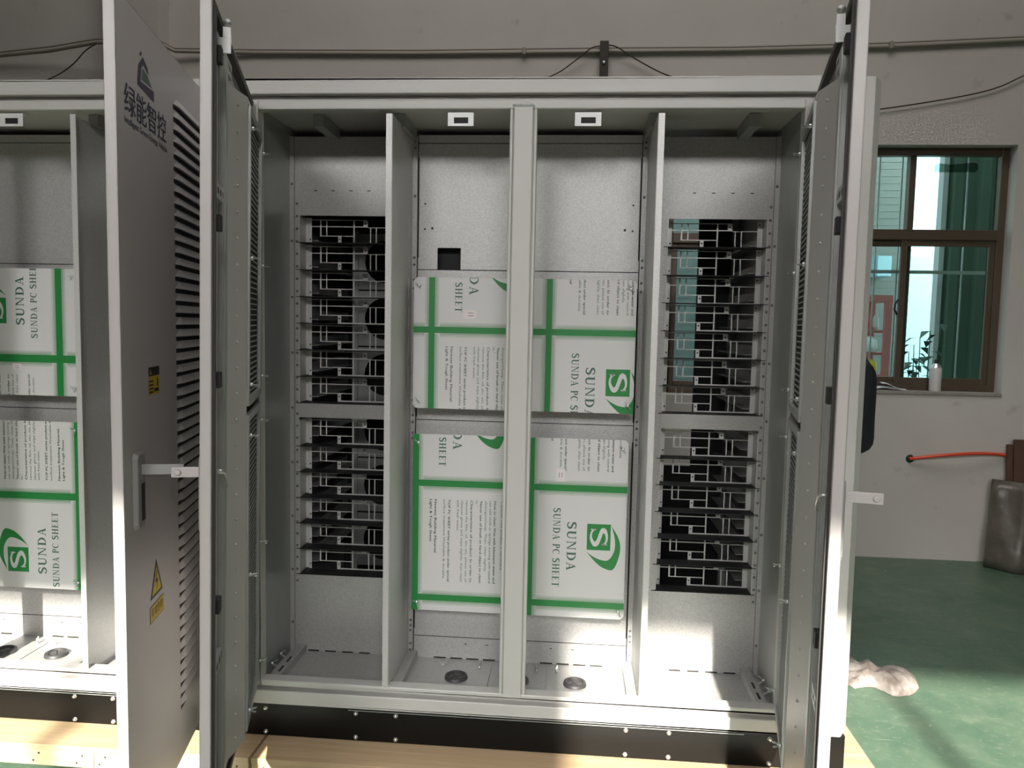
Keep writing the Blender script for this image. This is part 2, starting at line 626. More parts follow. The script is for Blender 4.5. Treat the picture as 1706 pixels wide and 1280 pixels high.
def serif_text(txt, length, height):
    out, x = [], 0.0
    for ch in txt:
        g, adv = serif_glyph(ch)
        out += [[(px + x, py) for px, py in p] for p in g]
        x += adv + 0.10
    k = length / (x - 0.10)
    return [[(px * k, py * height) for px, py in p] for p in out]


def font_text(txt, height, length=None):
    """sans lettering as triangles, cap height about 'height'"""
    cu = bpy.data.curves.new('lettering', 'FONT')
    cu.body = txt
    cu.resolution_u = 2
    cu.size = height / 0.70
    ob = bpy.data.objects.new('lettering', cu)
    COL.objects.link(ob)
    dg = bpy.context.evaluated_depsgraph_get()
    me = ob.evaluated_get(dg).to_mesh()
    me.calc_loop_triangles()
    vs = [(v.co.x, v.co.y) for v in me.vertices]
    tris = [[vs[i] for i in t.vertices] for t in me.loop_triangles]
    ob.evaluated_get(dg).to_mesh_clear()
    bpy.data.objects.remove(ob)
    bpy.data.curves.remove(cu)
    if tris and length:
        x1 = max(p[0] for t in tris for p in t)
        k = length / x1
        tris = [[(p[0] * k, p[1]) for p in t] for t in tris]
    return tris


# ================================================================== room
WALL_Y = 2.97
XL, XR, TOP = -8.0, 7.0, 7.0

f = MB().box(XL, XR, -1.6, WALL_Y + 0.22, -0.2, 0.0)
structure(f, 'floor', floor_m)
structure(MB().box(XL, XR, -15.0, -1.6, -0.2, 0.0), 'floor_bounce', concrete_m)  # unseen apron, added to bounce neutral sunlight onto the cabinets
structure(MB().box(XL, XR, FRONT_Y - 0.3, WALL_Y + 0.22, TOP, TOP + 0.2), 'ceiling', ceil_m)
structure(MB().box(XL - 0.25, XL, FRONT_Y - 0.3, WALL_Y + 0.22, 0, TOP), 'wall_left', hall_m)
structure(MB().box(XR, XR + 0.25, FRONT_Y - 0.3, WALL_Y + 0.22, 0, TOP), 'wall_right', hall_m)

structure(MB().box(-2.4, 3.2, -1.4, 1.2, TOP - 0.02, TOP), 'roof_fill_sheet', paper_m)  # unseen sheet, added as a backing for the roof fill lamp
# back wall with two window openings and a shallow pilaster
W1 = (1.86, 3.075, 1.165, 2.822)      # x0 x1 z0 z1
W2 = (0.80, 1.62, 1.10, 2.75)
b = MB()
wt = 0.22
b.box(XL, W2[0], WALL_Y, WALL_Y + wt, 0, TOP)
b.box(W2[1], W1[0], WALL_Y, WALL_Y + wt, 0, TOP)
b.box(W1[1], XR, WALL_Y, WALL_Y + wt, 0, TOP)
for q in (W1, W2):
    b.box(q[0], q[1], WALL_Y, WALL_Y + wt, 0, q[2])
    b.box(q[0], q[1], WALL_Y, WALL_Y + wt, q[3], TOP)
b.box(-3.14, -2.764, WALL_Y - 0.155, WALL_Y, 0, TOP)
structure(b, 'wall_back', wall_m, recalc=False)

# front wall: tall shop doorways with slim posts and a wide pier between them
b = MB()
b.box(XL, XR, FRONT_Y - 0.25, FRONT_Y, LINTEL_Z, TOP)
for x0, x1 in ((XL, -2.8), (-0.72, 0.2), (2.5, XR), (-1.585, -1.523), (1.575, 1.635)):
    b.box(x0, x1, FRONT_Y - 0.25, FRONT_Y, 0, LINTEL_Z)
structure(b, 'wall_front', hall_m, recalc=False)


# ------------------------------------------------------------------ windows
def window(name, q, mull, trans, label):
    x0, x1, z0, z1 = q
    y0, y1 = WALL_Y + 0.09, WALL_Y + 0.15
    t = 0.05
    fr = MB()
    fr.box(x0, x0 + t, y0, y1, z0, z1).box(x1 - t, x1, y0, y1, z0, z1)
    fr.box(x0 + t, x1 - t, y0, y1, z0, z0 + t).box(x0 + t, x1 - t, y0, y1, z1 - t, z1)
    fr.box(x0 + t, x1 - t, y0 - 0.01, y1, trans - 0.035, trans + 0.035)
    fr.box(mull - 0.022, mull + 0.022, y0, y1, trans + 0.035, z1 - t)
    o = structure(fr, name, alu, bevel=0.004)
    tag(o, label=label)
    g = MB()
    for a, c in ((x0 + t, mull - 0.022), (mull + 0.022, x1 - t)):
        g.box(a, c, y0 + 0.028, y0 + 0.033, trans + 0.035, z1 - t)
    g.build('fixed_pane', glass, o)
    # two sliding sashes
    za, zb = z0 + t, trans - 0.035
    for k, (a, c, yy) in enumerate(((x0 + t, mull + 0.03, y0 + 0.034), (mull - 0.045, x1 - t, y0 + 0.006))):
        s = MB()
        st = 0.042
        s.box(a, a + st, yy, yy + 0.024, za, zb).box(c - st, c, yy, yy + 0.024, za, zb)
        s.box(a + st, c - st, yy, yy + 0.024, za, za + st).box(a + st, c - st, yy, yy + 0.024, zb - st, zb)
        so = s.build('sliding_sash', alu, o, bevel=0.003)
        MB().box(a + st, c - st, yy + 0.010, yy + 0.014, za + st, zb - st).build('pane', glass, so)
        if k == 1:
            lt = MB()
            zc = (za + zb) / 2 + 0.03
            lt.tube([(a - 0.004, yy - 0.004, zc + 0.055), (a - 0.026, yy - 0.012, zc + 0.025), (a - 0.028, yy - 0.012, zc - 0.015), (a - 0.006, yy - 0.006, zc - 0.05)], 0.007, 6)
            lt.build('latch', rubber, so)
    return o


win1 = window('window_1', W1, 2.452, 2.238, 'bronze framed window with green tinted panes in back wall')
window('window_2', W2, 1.21, 2.2, 'tinted window seen through the open right rack bay')
MB().prism([(0, 0), (0.265, 0.0), (0.285, 0.02), (0.28, 0.055), (0.255, 0.065), (0.1, 0.05), (0.02, 0.06), (0, 0.05)],
           lambda x, z: (2.60 + x, WALL_Y + 0.112, 2.665 + z), lambda x, z: (2.60 + x, WALL_Y + 0.1145, 2.665 + z)).build('frosted_tape_strip', tape_m, win1)
sill = MB().box(W1[0] - 0.02, W1[1], WALL_Y - 0.012, WALL_Y + 0.09, W1[2] - 0.02, W1[2] + 0.004)
structure(sill, 'trim_1', mat('plaster_sill', (0.36, 0.34, 0.31), 0.85, noise=(9, 0.6, (0.2, 0.18, 0.15))), bevel=0.004)

# ------------------------------------------------------------------ things on the back wall
pts = [(-8.0, 2.945, 3.43), (-4.6, 2.945, 3.42)]
pipe = MB()
pp = [(-7.9, 2.945, 3.36), (-4.4, 2.94, 3.41), (-3.6, 2.88, 3.45), (-3.2, 2.80, 3.475), (-2.75, 2.80, 3.47), (-2.70, 2.92, 3.455), (-2.1, 2.954, 3.447), (-1, 2.956, 3.435), (0.3, 2.956, 3.437), (1.2, 2.956, 3.44), (2.2, 2.956, 3.455), (3.1, 2.956, 3.49), (6.9, 2.956, 3.62)]
pp = [(x, y, z) for x, y, z in pp]
pipe.tube(pp, 0.0135, 10)
o = pipe.build('conduit', conduit_m)
tag(o, 'beige plastic conduit running along upper back wall', 'pipe')
cb = MB()
cb.tube([(x, y - 0.004, z + 0.022 + 0.004 * math.sin(3 * x)) for x, y, z in pp], 0.0055, 6)
tag(cb.build('cable', conduit_m), 'thin beige cable lying on top of the wall conduit', 'cable')
for k, (x, lab) in enumerate(((-0.215, 'small pale clip on conduit left of brown strip'), (2.215, 'small pale clip on conduit beside open right door'))):
    c = MB()
    c.box(x - 0.012, x + 0.012, 2.925, 2.969, 3.415 + (0.02 if k else 0), 3.465 + (0.02 if k else 0))
    tag(c.build('conduit_clip', conduit_m, bevel=0.004), lab, 'clip', 'clips on the wall conduit')

st = empty('steel_strip', (0.33, 2.93, 3.2), 'rusty dark steel strip standing upright on back wall behind cabinet roof', 'bracket')
MB().box(-0.029, 0.029, -0.006, 0.006, -0.25, 0.30).box(-0.029, 0.029, 0.006, 0.039, 0.28, 0.30).build('strip', rust, st, bevel=0.002)
MB().lathe([(0, -0.012), (0.008, -0.012), (0.011, -0.006), (0.011, 0)], (-0.001, -0.006, 0.155), 10, 'y').build('bolt', zinc, st)


def wire(name, ps, r, m, label, cat='wire'):
    c = [Vector(p) for p in ps]
    q = []
    for i in range(len(c) - 1):
        p0, p1, p2, p3 = c[max(i - 1, 0)], c[i], c[i + 1], c[min(i + 2, len(c) - 1)]
        for j in range(6):
            t = j / 6
            q.append(0.5 * (2 * p1 + (p2 - p0) * t + (2 * p0 - 5 * p1 + 4 * p2 - p3) * t * t + (-p0 + 3 * p1 - 3 * p2 + p3) * t ** 3))
    q.append(c[-1])
    return tag(MB().tube(q, r, 6).build(name, m), label, cat)


wire('hanging_wire', [(0.302, 2.915, 3.46), (0.24, 2.915, 3.447), (0.12, 2.93, 3.36), (0.0, 2.94, 3.285), (-0.25, 2.95, 3.19)], 0.0042, rust,
     'dark wire drooping left from the rusty strip on back wall')
wire('hanging_wire', [(0.358, 2.915, 3.468), (0.42, 2.92, 3.452), (0.55, 2.93, 3.375), (0.72, 2.94, 3.29), (0.86, 2.95, 3.25), (1.1, 2.95, 3.2), (1.5, 2.95, 3.08), (1.9, 2.95, 3.02), (2.19, 2.95, 3.052), (2.48, 2.95, 3.095),
                      (2.76, 2.95, 3.146), (2.93, 2.95, 3.195), (3.1, 2.95, 3.275), (3.35, 2.95, 3.36)], 0.0045, rust,
     'dark wire sagging right from rusty strip towards the window top')
wire('hanging_wire', [(-3.20, 2.79, 3.462), (-3.3, 2.82, 3.425), (-3.45, 2.9, 3.36), (-3.63, 2.95, 3.29), (-3.9, 2.95, 3.2), (-4.3, 2.95, 3.16)], 0.0042, rust,
     'dark wire drooping down left from pilaster end of conduit')

# hose from a hole in the wall
hose = MB()
hq = []
for i in range(25):
    t = i / 24
    hq.append((2.505 + 0.70 * t, WALL_Y - 0.02 - 0.05 * math.sin(math.pi * min(1, t * 1.2)), 0.705 + 0.045 * math.sin(math.pi * min(1.0, t * 0.9)) + 0.02 * t))
hose.tube([(2.505, WALL_Y + 0.0, 0.704)] + hq, 0.0115, 10)
ho = hose.build('hose', hose_m)
tag(ho, 'orange red rubber hose coming out of a hole in back wall', 'hose')
MB().lathe([(0.0, -0.006), (0.026, -0.006), (0.028, 0.0)], (2.505, WALL_Y - 0.001, 0.702), 16, 'y').build('black_grommet', rubber, ho)

# boards leaning at the right
bd = MB()
bd.box(-0.0, 0.46, -0.02, 0.0, 0.0, 0.86)
bd.box(-0.035, 0.0, -0.005, 0.018, 0.0, 0.825)
o = bd.build('wooden_board', brown_board, bevel=0.003)
o.location = (3.15, 2.85, 0.006)
o.rotation_euler = (math.radians(-5.2), 0, 0)
tag(o, 'brown wooden board leaning against back wall behind the wrapped board', 'board')
wr = MB()
n = 9
vs = []
for j in range(n + 1):
    for i in range(n + 1):
        u, v = i / n, j / n
        bow = 0.008 * math.sin(7 * u + 5 * v) + 0.006 * math.sin(13 * v - 4 * u)
        edge = min(u, 1 - u, v, 1 - v)
        vs.append((0.235 * u, -0.028 * min(1, edge * 9) ** 0.5 + bow, 0.595 * v))
k0 = len(vs)
for j in range(n + 1):
    for i in range(n + 1):
        vs.append((0.235 * i / n, 0.045, 0.595 * j / n))
fs = []
for j in range(n):
    for i in range(n):
        a = j * (n + 1) + i
        fs.append((a, a + 1, a + n + 2, a + n + 1))
        fs.append((k0 + a, k0 + a + n + 1, k0 + a + n + 2, k0 + a + 1))
ring = [i for i in range(n + 1)] + [(j + 1) * (n + 1) + n for j in range(n)] + [n * (n + 1) + n - 1 - i for i in range(n)] + [(n - 1 - j) * (n + 1) for j in range(n - 1)]
for i in range(len(ring)):
    a, c = ring[i], ring[(i + 1) % len(ring)]
    fs.append((a, k0 + a, k0 + c, c))
wr.add(vs, fs, smooth=True)
o = wr.build('wrapped_board', plastic_m)
o.location = (2.965, 2.84, 0.004)
o.rotation_euler = Euler((math.radians(-8), 0, math.radians(-42)), 'XYZ')
tag(o, 'dusty flat board wrapped in cloudy plastic film standing on green floor', 'board')

# spray can and paper on the sill
can = empty('spray_can', (2.655, WALL_Y + 0.033, W1[2] + 0.004), 'white spray can with black cap standing on window sill', 'spray can')
MB().lathe([(0, 0), (0.036, 0), (0.038, 0.006), (0.038, 0.155), (0.036, 0.162)], (0, 0, 0), 20).build('can_body', can_m, can)
MB().lathe([(0.036, 0.160), (0.030, 0.176), (0.018, 0.186), (0.018, 0.192), (0.0, 0.192)], (0, 0, 0), 20).build('shoulder', zinc, can)
MB().lathe([(0.0125, 0.192), (0.0125, 0.216), (0.009, 0.219), (0, 0.219)], (0, 0, 0), 14).build('nozzle_cap', rubber, can)
pm = MB()
for k, (x, y, a, l, wd, h) in enumerate(((2.235, 3.0, 0.3, 0.2, 0.05, 0.028), (2.30, 3.01, -0.25, 0.17, 0.045, 0.05))):
    pts = []
    for j in range(7):
        t = j / 6
        pts.append((x + math.cos(a) * l * t, y + math.sin(a) * 0.06 * t, W1[2] + 0.008 + h * abs(math.sin(2.6 * t + k)) * (1 - t)))
    vs = []
    for p in pts:
        vs += [(p[0], p[1] - wd / 2, p[2]), (p[0], p[1] + wd / 2, p[2] + 0.008)]
    pm.add(vs, [(2 * j, 2 * j + 2, 2 * j + 3, 2 * j + 1) for j in range(6)], smooth=True)
o = pm.build('paper_scrap', paper_m)
so = o.modifiers.new('thick', 'SOLIDIFY')
so.thickness = 0.002
tag(o, 'crumpled white paper scraps lying on window sill left of the can', 'paper')

# cloth on the floor
out = [(1.30, 1.08), (1.37, 1.13), (1.441, 1.134), (1.485, 1.128), (1.532, 1.108), (1.57, 1.082), (1.616, 1.062), (1.66, 1.073), (1.708, 1.078), (1.738, 1.055), (1.749, 1.01), (1.735, 0.955), (1.697, 0.905), (1.664, 0.879), (1.612, 0.862), (1.585, 0.866), (1.559, 0.904), (1.534, 0.938), (1.499, 0.936), (1.463, 0.922), (1.445, 0.914), (1.42, 0.955), (1.397, 0.985), (1.32, 1.0)]
cx, cy = 1.565, 1.0
NR = 22
vs = [(cx, cy, 0.065)]
NO = len(out) * 4
ol = []
for i in range(len(out)):
    a, c = Vector(out[i]), Vector(out[(i + 1) % len(out)])
    for k in range(4):
        ol.append(a.lerp(c, k / 4))
for r in range(1, NR + 1):
    t = r / NR
    for k, q in enumerate(ol):
        x, y = cx + (q.x - cx) * t, cy + (q.y - cy) * t
        h = 0.066 * (1 - t ** 3.2) ** 0.6
        left = max(0.0, min(1.0, (1.585 - x) / 0.05))
        h *= 1 + left * 0.22 * math.sin(46 * x + 54 * y) * math.sin(90 * y - 19 * x) + 0.09 * math.sin(40 * y + 24 * x) - 0.25 * math.exp(-((x - 1.60 + 0.4 * (y - 1.0)) / 0.018) ** 2)
        h += 0.011 * left * math.sin(75 * x - 20 * y) * (1 - t)
        vs.append((x, y, max(0.004, h + 0.004)))
fs = [(0, 1 + k, 1 + (k + 1) % NO) for k in range(NO)]
for r in range(NR - 1):
    for k in range(NO):
        a = 1 + r * NO
        fs.append((a + k, a + NO + k, a + NO + (k + 1) % NO, a + (k + 1) % NO))
base = len(vs)
vs += [(q.x, q.y, 0.0005) for q in ol]
for k in range(NO):
    fs.append((base - NO + k, base + k, base + (k + 1) % NO, base - NO + (k + 1) % NO))
fs.append(tuple(range(base, base + NO))[::-1])
o = MB().add(vs, fs, smooth=True).build('cleaning_rag', rag_m)
tag(o, 'crumpled grey white cloth rag lying on the green floor', 'cloth')


# ================================================================== pallets
def pallet(x0, x1, label, seams):
    r = empty('wooden_pallet', ((x0 + x1) / 2, 0.45, 0.0), label, 'pallet', 'pallets under the cabinets')
    sh = (-(x0 + x1) / 2, -0.45, 0)
    d = MB()
    ys = [-0.13, 0.12, 0.37, 0.62, 0.87, 1.08]
    for i in range(5):
        d = MB().box(x0, x1, ys[i] + (0.0 if i == 0 else 0.003), ys[i + 1], 0.122, 0.14)
        d.build('deck_board', wood, r, sh, bevel=0.0015)
    cuts = [x0] + seams + [x1]
    for a, c in zip(cuts[:-1], cuts[1:]):
        fb = MB().box(a + 0.001, c - 0.001, -0.126, -0.102, 0.066, 0.1215)
        fb.cur = 1
        nl = fb
        k = max(2, int((c - a) / 0.14))
        for i in range(k):
            xx = a + 0.04 + (c - a - 0.08) * i / (k - 1)
            nl.lathe([(0, -0.0012), (0.0035, -0.0012), (0.0035, 0)], (xx, -0.126, 0.107), 8, 'y')
            nl.lathe([(0, -0.0012), (0.0035, -0.0012), (0.0035, 0)], (xx - 0.02, -0.126, 0.081), 8, 'y')
        fb.build('fascia_board', [wood, rust], r, sh)
    for i, xx in enumerate([x0 + 0.06, (x0 + x1) / 2, x1 - 0.06]):
        MB().box(xx - 0.05, xx + 0.05, -0.10, 1.07, 0.0, 0.1215).build('skid', wood, r, sh)
    return r


pallet(-0.837, 1.196, 'pine pallet under the open middle cabinet', [-0.25, 0.62])
pallet(-2.98, -0.846, 'pine pallet under the left neighbouring cabinet', [-1.377])

# ================================================================== cabinet parts shared by both cabinets
ZB = 0.14        # pallet top; cabinet roots stand here
SH = (0, 0, -ZB)
D = 0.32         # mounting plate depth
OX = 0.859       # half opening
IX = 0.872       # half clear width inside
OB, OT = 0.34, 2.24


def rivet(mb, x, y, z, r=0.004, ax='y', s=-1):
    mb.lathe([(0, 0.004 * s), (r * 0.6, 0.0036 * s), (r, 0)], (x, y, z), 6, ax)


# ---- tray (module slot) with its cut out rear grille; origin: left end, at plate plane, bottom
TW, TP = 0.344, 0.0988


def tray_mesh(filled):
    t = MB()
    yb = 0.07
    h = TP

    def bar(a, c, e, g):
        t.box(TW * a, TW * c, yb, yb + 0.002, h * (1 - g), h * (1 - e))
    bar(0.035, 0.068, 0.0, 1.0)
    bar(0.945, 0.985, 0.0, 1.0)
    for q in ((0.06, .68, .06, .085), (.16, .176, .07, .67), (.228, .24, .07, .67), (.06, .69, .30, .335), (.69, .95, .335, .355), (.16, .53, .655, .685),
              (.53, .545, .07, .95), (.64, .69, .09, .30), (.715, .727, .345, .95), (.778, .79, .345, .95), (.36, .398, .67, .94), (.36, .95, .94, .985)):
        bar(*q)
    if filled:
        bar(0.06, 0.17, .07, .32)
    # side walls and thin shelf
    t.box(0.0, 0.002, 0.0, yb, 0.004, h)
    t.box(0.002, TW * 0.035, yb - 0.002, yb, 0.004, h)
    t.box(TW - 0.002, TW, 0.0, yb, 0.004, h)
    t.box(TW * 0.985, TW - 0.002, yb - 0.002, yb, 0.004, h)
    t.cur = 1
    t.box(-0.012, TW + 0.012, -0.002, 0.006, -0.0008, 0.0016)
    t.box(0.002, TW - 0.002, 0.006, yb - 0.002, -0.0006, 0.0012)
    t.cur = 2
    for a, e in ((0.052, .80), (0.965, .10), (0.379, .79), (0.665, .2)):
        t.lathe([(0, -0.0006), (0.0028, -0.0006), (0.0028, 0.0004)], (TW * a, yb, h * (1 - e)), 8, 'y')
    return t


_tray = {}


def tray(parent, x, z, filled=False):
    if filled not in _tray:
        o = tray_mesh(filled).build('module_tray', [tray_m, rubber, black_ink], parent, recalc=False)
        _tray[filled] = o
    else:
        o = twin(_tray[filled], 'module_tray', parent=parent)
    o.location = (x, D, z - ZB)
    return o


# ---- wing bolt, sharing one mesh
_wing = []


def wing_bolt(parent, loc, rot):
    if not _wing:
        t = MB()
        t.lathe([(0.0, 0.0), (0.0055, 0.0), (0.006, 0.007), (0.003, 0.009), (0.0, 0.009)], (0, 0, 0), 8)
        for s in (-1, 1):
            t.prism([(0.002, 0.003), (0.007, 0.006), (0.0155, 0.019), (0.0135, 0.0245), (0.009, 0.0215), (0.003, 0.010)],
                    lambda a, c: (s * a, -0.0014, c), lambda a, c: (s * a, 0.0014, c))
        _wing.append(t.build('wing_bolt', zinc, parent))
        o = _wing[0]
    else:
        o = twin(_wing[0], 'wing_bolt', parent=parent)
    o.location = loc
    o.rotation_euler = rot
    return o


_hex = []


def hex_bolt(parent, loc):
    if not _hex:
        t = MB()
        t.lathe([(0.0, -0.007), (0.0052, -0.007), (0.006, -0.0055), (0.006, -0.0015), (0.0085, -0.001), (0.0085, 0.0)], (0, 0, 0), 6, 'y')
        _hex.append(t.build('bolt', zinc, parent))
        o = _hex[0]
    else:
        o = twin(_hex[0], 'bolt', parent=parent)
    o.location = loc
    return o


_gland = []


def gland(parent, loc):
    if not _gland:
        t = MB()
        t.lathe([(0.0, 0.004), (0.028, 0.004), (0.029, 0.011), (0.033, 0.013), (0.039, 0.010), (0.041, 0.0)], (0, 0, 0), 28)
        t.cur = 1
        t.lathe([(0.0, 0.0042), (0.0275, 0.0042)], (0, 0, 0), 28)
        t.cur = 0
        t.box(-0.0275, 0.0275, -0.0015, 0.0015, 0.003, 0.0065)
        t.box(-0.0015, 0.0015, -0.0275, 0.0275, 0.003, 0.0065)
        _gland.append(t.build('cable_gland', [gland_m, gland_in], parent))
        o = _gland[0]
    else:
        o = twin(_gland[0], 'cable_gland', parent=parent)
    o.location = loc
    o.rotation_euler = (0, 0, 0.6)
    return o


# ---- printed cover sheets
PARA = [(.044, 'Light & Tough Sheet', .155), (.061, 'Newest Building Material', .195), (.093, 'surface treatment Washable & durable.', .292), (.110, 'TOP PC SHEET series product under special', .30),
        (.142, 'with fresh water.', .115), (.157, 'cleanser glossy and wipe slightly, then clean', .30), (.174, 'remove the film, oil, etc, etc, please use of', .30), (.191, 'Characteristics of product: In order to', .30),
        (.210, "it.'", .02), (.225, "'Never use of brush or hard object to clean", .30), (.243, 'detergent/soap. Then, clean slightly.', .26), (.259, 'use soft cloth or sponge moving with neutral', .30),
        (.275, 'How to clean: Wet with lukewarm water and', .30), (.300, 'Caution: This product is flammable', .25)]
_para_cache = {}


def sheet(parent, x0, x1, z0, z1, vb, hb, logo, rot, labels, cutc=0.012):
    """vb: vertical band (l, r) list; hb: horizontal band (b, t) list; logo(ci, ri): which cells carry the big lettering"""
    y = 0.225
    c = cutc
    poly = [(x0 + c, z0), (x1 - c, z0), (x1, z0 + c), (x1, z1 - c), (x1 - c, z1), (x0 + c, z1), (x0, z1 - c), (x0, z0 + c)]
    s = MB().prism(poly, lambda a, e: (a, y + 0.004, e), lambda a, e: (a, y, e)).build('cover_sheet', film_m, parent, SH)
    s['label'] = 'white film covered plastic cover sheet with green print'
    cx, cz = (x0 + x1) / 2, (z0 + z1) / 2
    G, T, Wh = [], [], []

    def M(p):
        return (2 * cx - p[0], 2 * cz - p[1]) if rot else p
    # canonical frame = unrotated
    if rot:
        vb = sorted([(2 * cx - r, 2 * cx - l) for l, r in vb])
        hb = sorted([(2 * cz - t, 2 * cz - b_) for b_, t in hb])
    for l, r in vb:
        G.append(rect(l, r, z0, z1))
    for b_, t in hb:
        xs = [x0] + [q for lr in vb for q in lr] + [x1]
        for i in range(0, len(xs), 2):
            if xs[i + 1] > xs[i]:
                G.append(rect(xs[i], xs[i + 1], b_, t))
    # half tone dots beside the bands
    p = 0.0046
    for l, r in vb:
        zz = z0
        while zz < z1:
            if not any(b_ - 0.001 < zz < t + 0.001 for b_, t in hb):
                for k, sz in enumerate((0.0032, 0.0026, 0.0019)):
                    for xx in (l - 0.003 - k * p, r + 0.003 + k * p):
                        G.append(rect(xx - sz / 2, xx + sz / 2, zz - sz / 2, zz + sz / 2))
            zz += p
    for b_, t in hb:
        xx = x0
        while xx < x1:
            if not any(l - 0.016 < xx < r + 0.016 for l, r in vb):
                for k, sz in enumerate((0.0032, 0.0026, 0.0019)):
                    for zz in (b_ - 0.003 - k * p, t + 0.003 + k * p):
                        G.append(rect(xx - sz / 2, xx + sz / 2, zz - sz / 2, zz + sz / 2))
            xx += p
    per = 0.42
    vb0 = vb[0]
    hb0 = max(hb)
    for ci in (-1, 0, 1, 2):
        for ri in (-1, 0, 1, 2):
            xb = vb0[1] + ci * 0.4125
            zt = hb0[0] - ri * per

            def mp(off, below):
                return lambda q: (xb + off + q[1], zt - below - q[0])
            if logo(ci, ri):
                for txt, off, h, below, ln in (('SUNDA PC SHEET', .071, .025, .060, .286), ('SUNDA', .121, .032, .108, .178)):
                    f_ = mp(off, below)
                    for pg in serif_text(txt, ln, h):
                        T.append([f_(q) for q in pg])
                G.append([(xb + .191, zt - .207), (xb + .274, zt - .207), (xb + .274, zt - .113), (xb + .191, zt - .113)])
                f_ = mp(.203, .124)
                for pg in serif_text('S', .072, .060):
                    Wh.append([f_(q) for q in pg])

                def sp(X, Y):
                    return (xb + (X / 3.877 - 70.5) / 477, zt - (Y / 3.877 - 127.7) / 477)
                oc = curve_pts([sp(*q) for q in ((785, 715), (835, 800), (843, 890), (805, 1000), (745, 998), (690, 962), (625, 890))], 4)
                ic = curve_pts([sp(*q) for q in ((785, 715), (808, 800), (806, 880), (770, 940), (722, 942), (668, 920), (625, 890))], 4)
                for i in range(len(oc) - 1):
                    G.append([oc[i], oc[i + 1], ic[i + 1], ic[i]])
            else:
                for off, txt, ln in PARA:
                    if txt not in _para_cache:
                        _para_cache[txt] = font_text(txt, 0.0085, ln)
                    xa = xb + off
                    if xa > x1 + 0.02 or xa < x0 - 0.02:
                        continue
                    f_ = mp(off - 0.004, .045)
                    bold = txt[:5] in ('Light', 'Newes', 'TOP P', 'Chara', "'Neve", 'How t')
                    for ddx in ((0, 0.0007) if bold else (0,)):
                        for pg in _para_cache[txt]:
                            T.append([f_((q[0] + ddx, q[1] + ddx * 0.5)) for q in pg])
    mb = MB()
    for k, (L, yo) in enumerate(((G, 0.0005), (T, 0.0006), (Wh, 0.0010))):
        mb.cur = k
        for pg in L:
            q = clip(pg, x0, x1, z0, z1)
            if q:
                q = [M(v) for v in q]
                mb.add([(v[0], y - yo, v[1]) for v in q], [tuple(range(len(q)))])
    # face them all forwards
    for i, f_ in enumerate(mb.f):
        a, b_, c_ = (mb.v[f_[0]], mb.v[f_[1]], mb.v[f_[2]])
        if (b_ - a).cross(c_ - a).y > 0:
            mb.f[i] = f_[::-1]
    mb.build('printed_lettering', [green, grey_ink, film_m], s, SH, recalc=False)
    for lx, lz, lw, lh in labels:
        lb = MB().box(lx, lx + lw, y - 0.0016, y - 0.0012, lz, lz + lh)
        lb.cur = 1
        if lw > lh:
            lb.box(lx + lw * .35, lx + lw * .8, y - 0.0018, y - 0.0016, lz + lh * .62, lz + lh * .68).box(lx + lw * .35, lx + lw * .8, y - 0.0018, y - 0.0016, lz + lh * .3, lz + lh * .36)
        else:
            lb.box(lx + lw * .62, lx + lw * .68, y - 0.0018, y - 0.0016, lz + lh * .3, lz + lh * .7).box(lx + lw * .3, lx + lw * .36, y - 0.0018, y - 0.0016, lz + lh * .3, lz + lh * .7)
        lb.build('paper_label', [label_m, grey_ink], s, SH)
    # corner fixings
    for fx, fz in ((x0 + 0.02, z0 + 0.03), (x1 - 0.02, z0 + 0.03), (x0 + 0.02, z1 - 0.03), (x1 - 0.02, z1 - 0.03)):
        stn = MB()
        stn.cyl((fx, y + 0.004, fz), (fx, D, fz), 0.006, 8)
        stn.build('standoff', zinc, s, SH)
        wing_bolt(s, (fx, y, fz - ZB), (math.pi / 2, 0.9, 0))
    return s


# ---- doors.  local frame: +x hinge to free edge, +y*s inside, z up (world z - 0.14)
DZ0, DZ1 = 0.31, 2.262


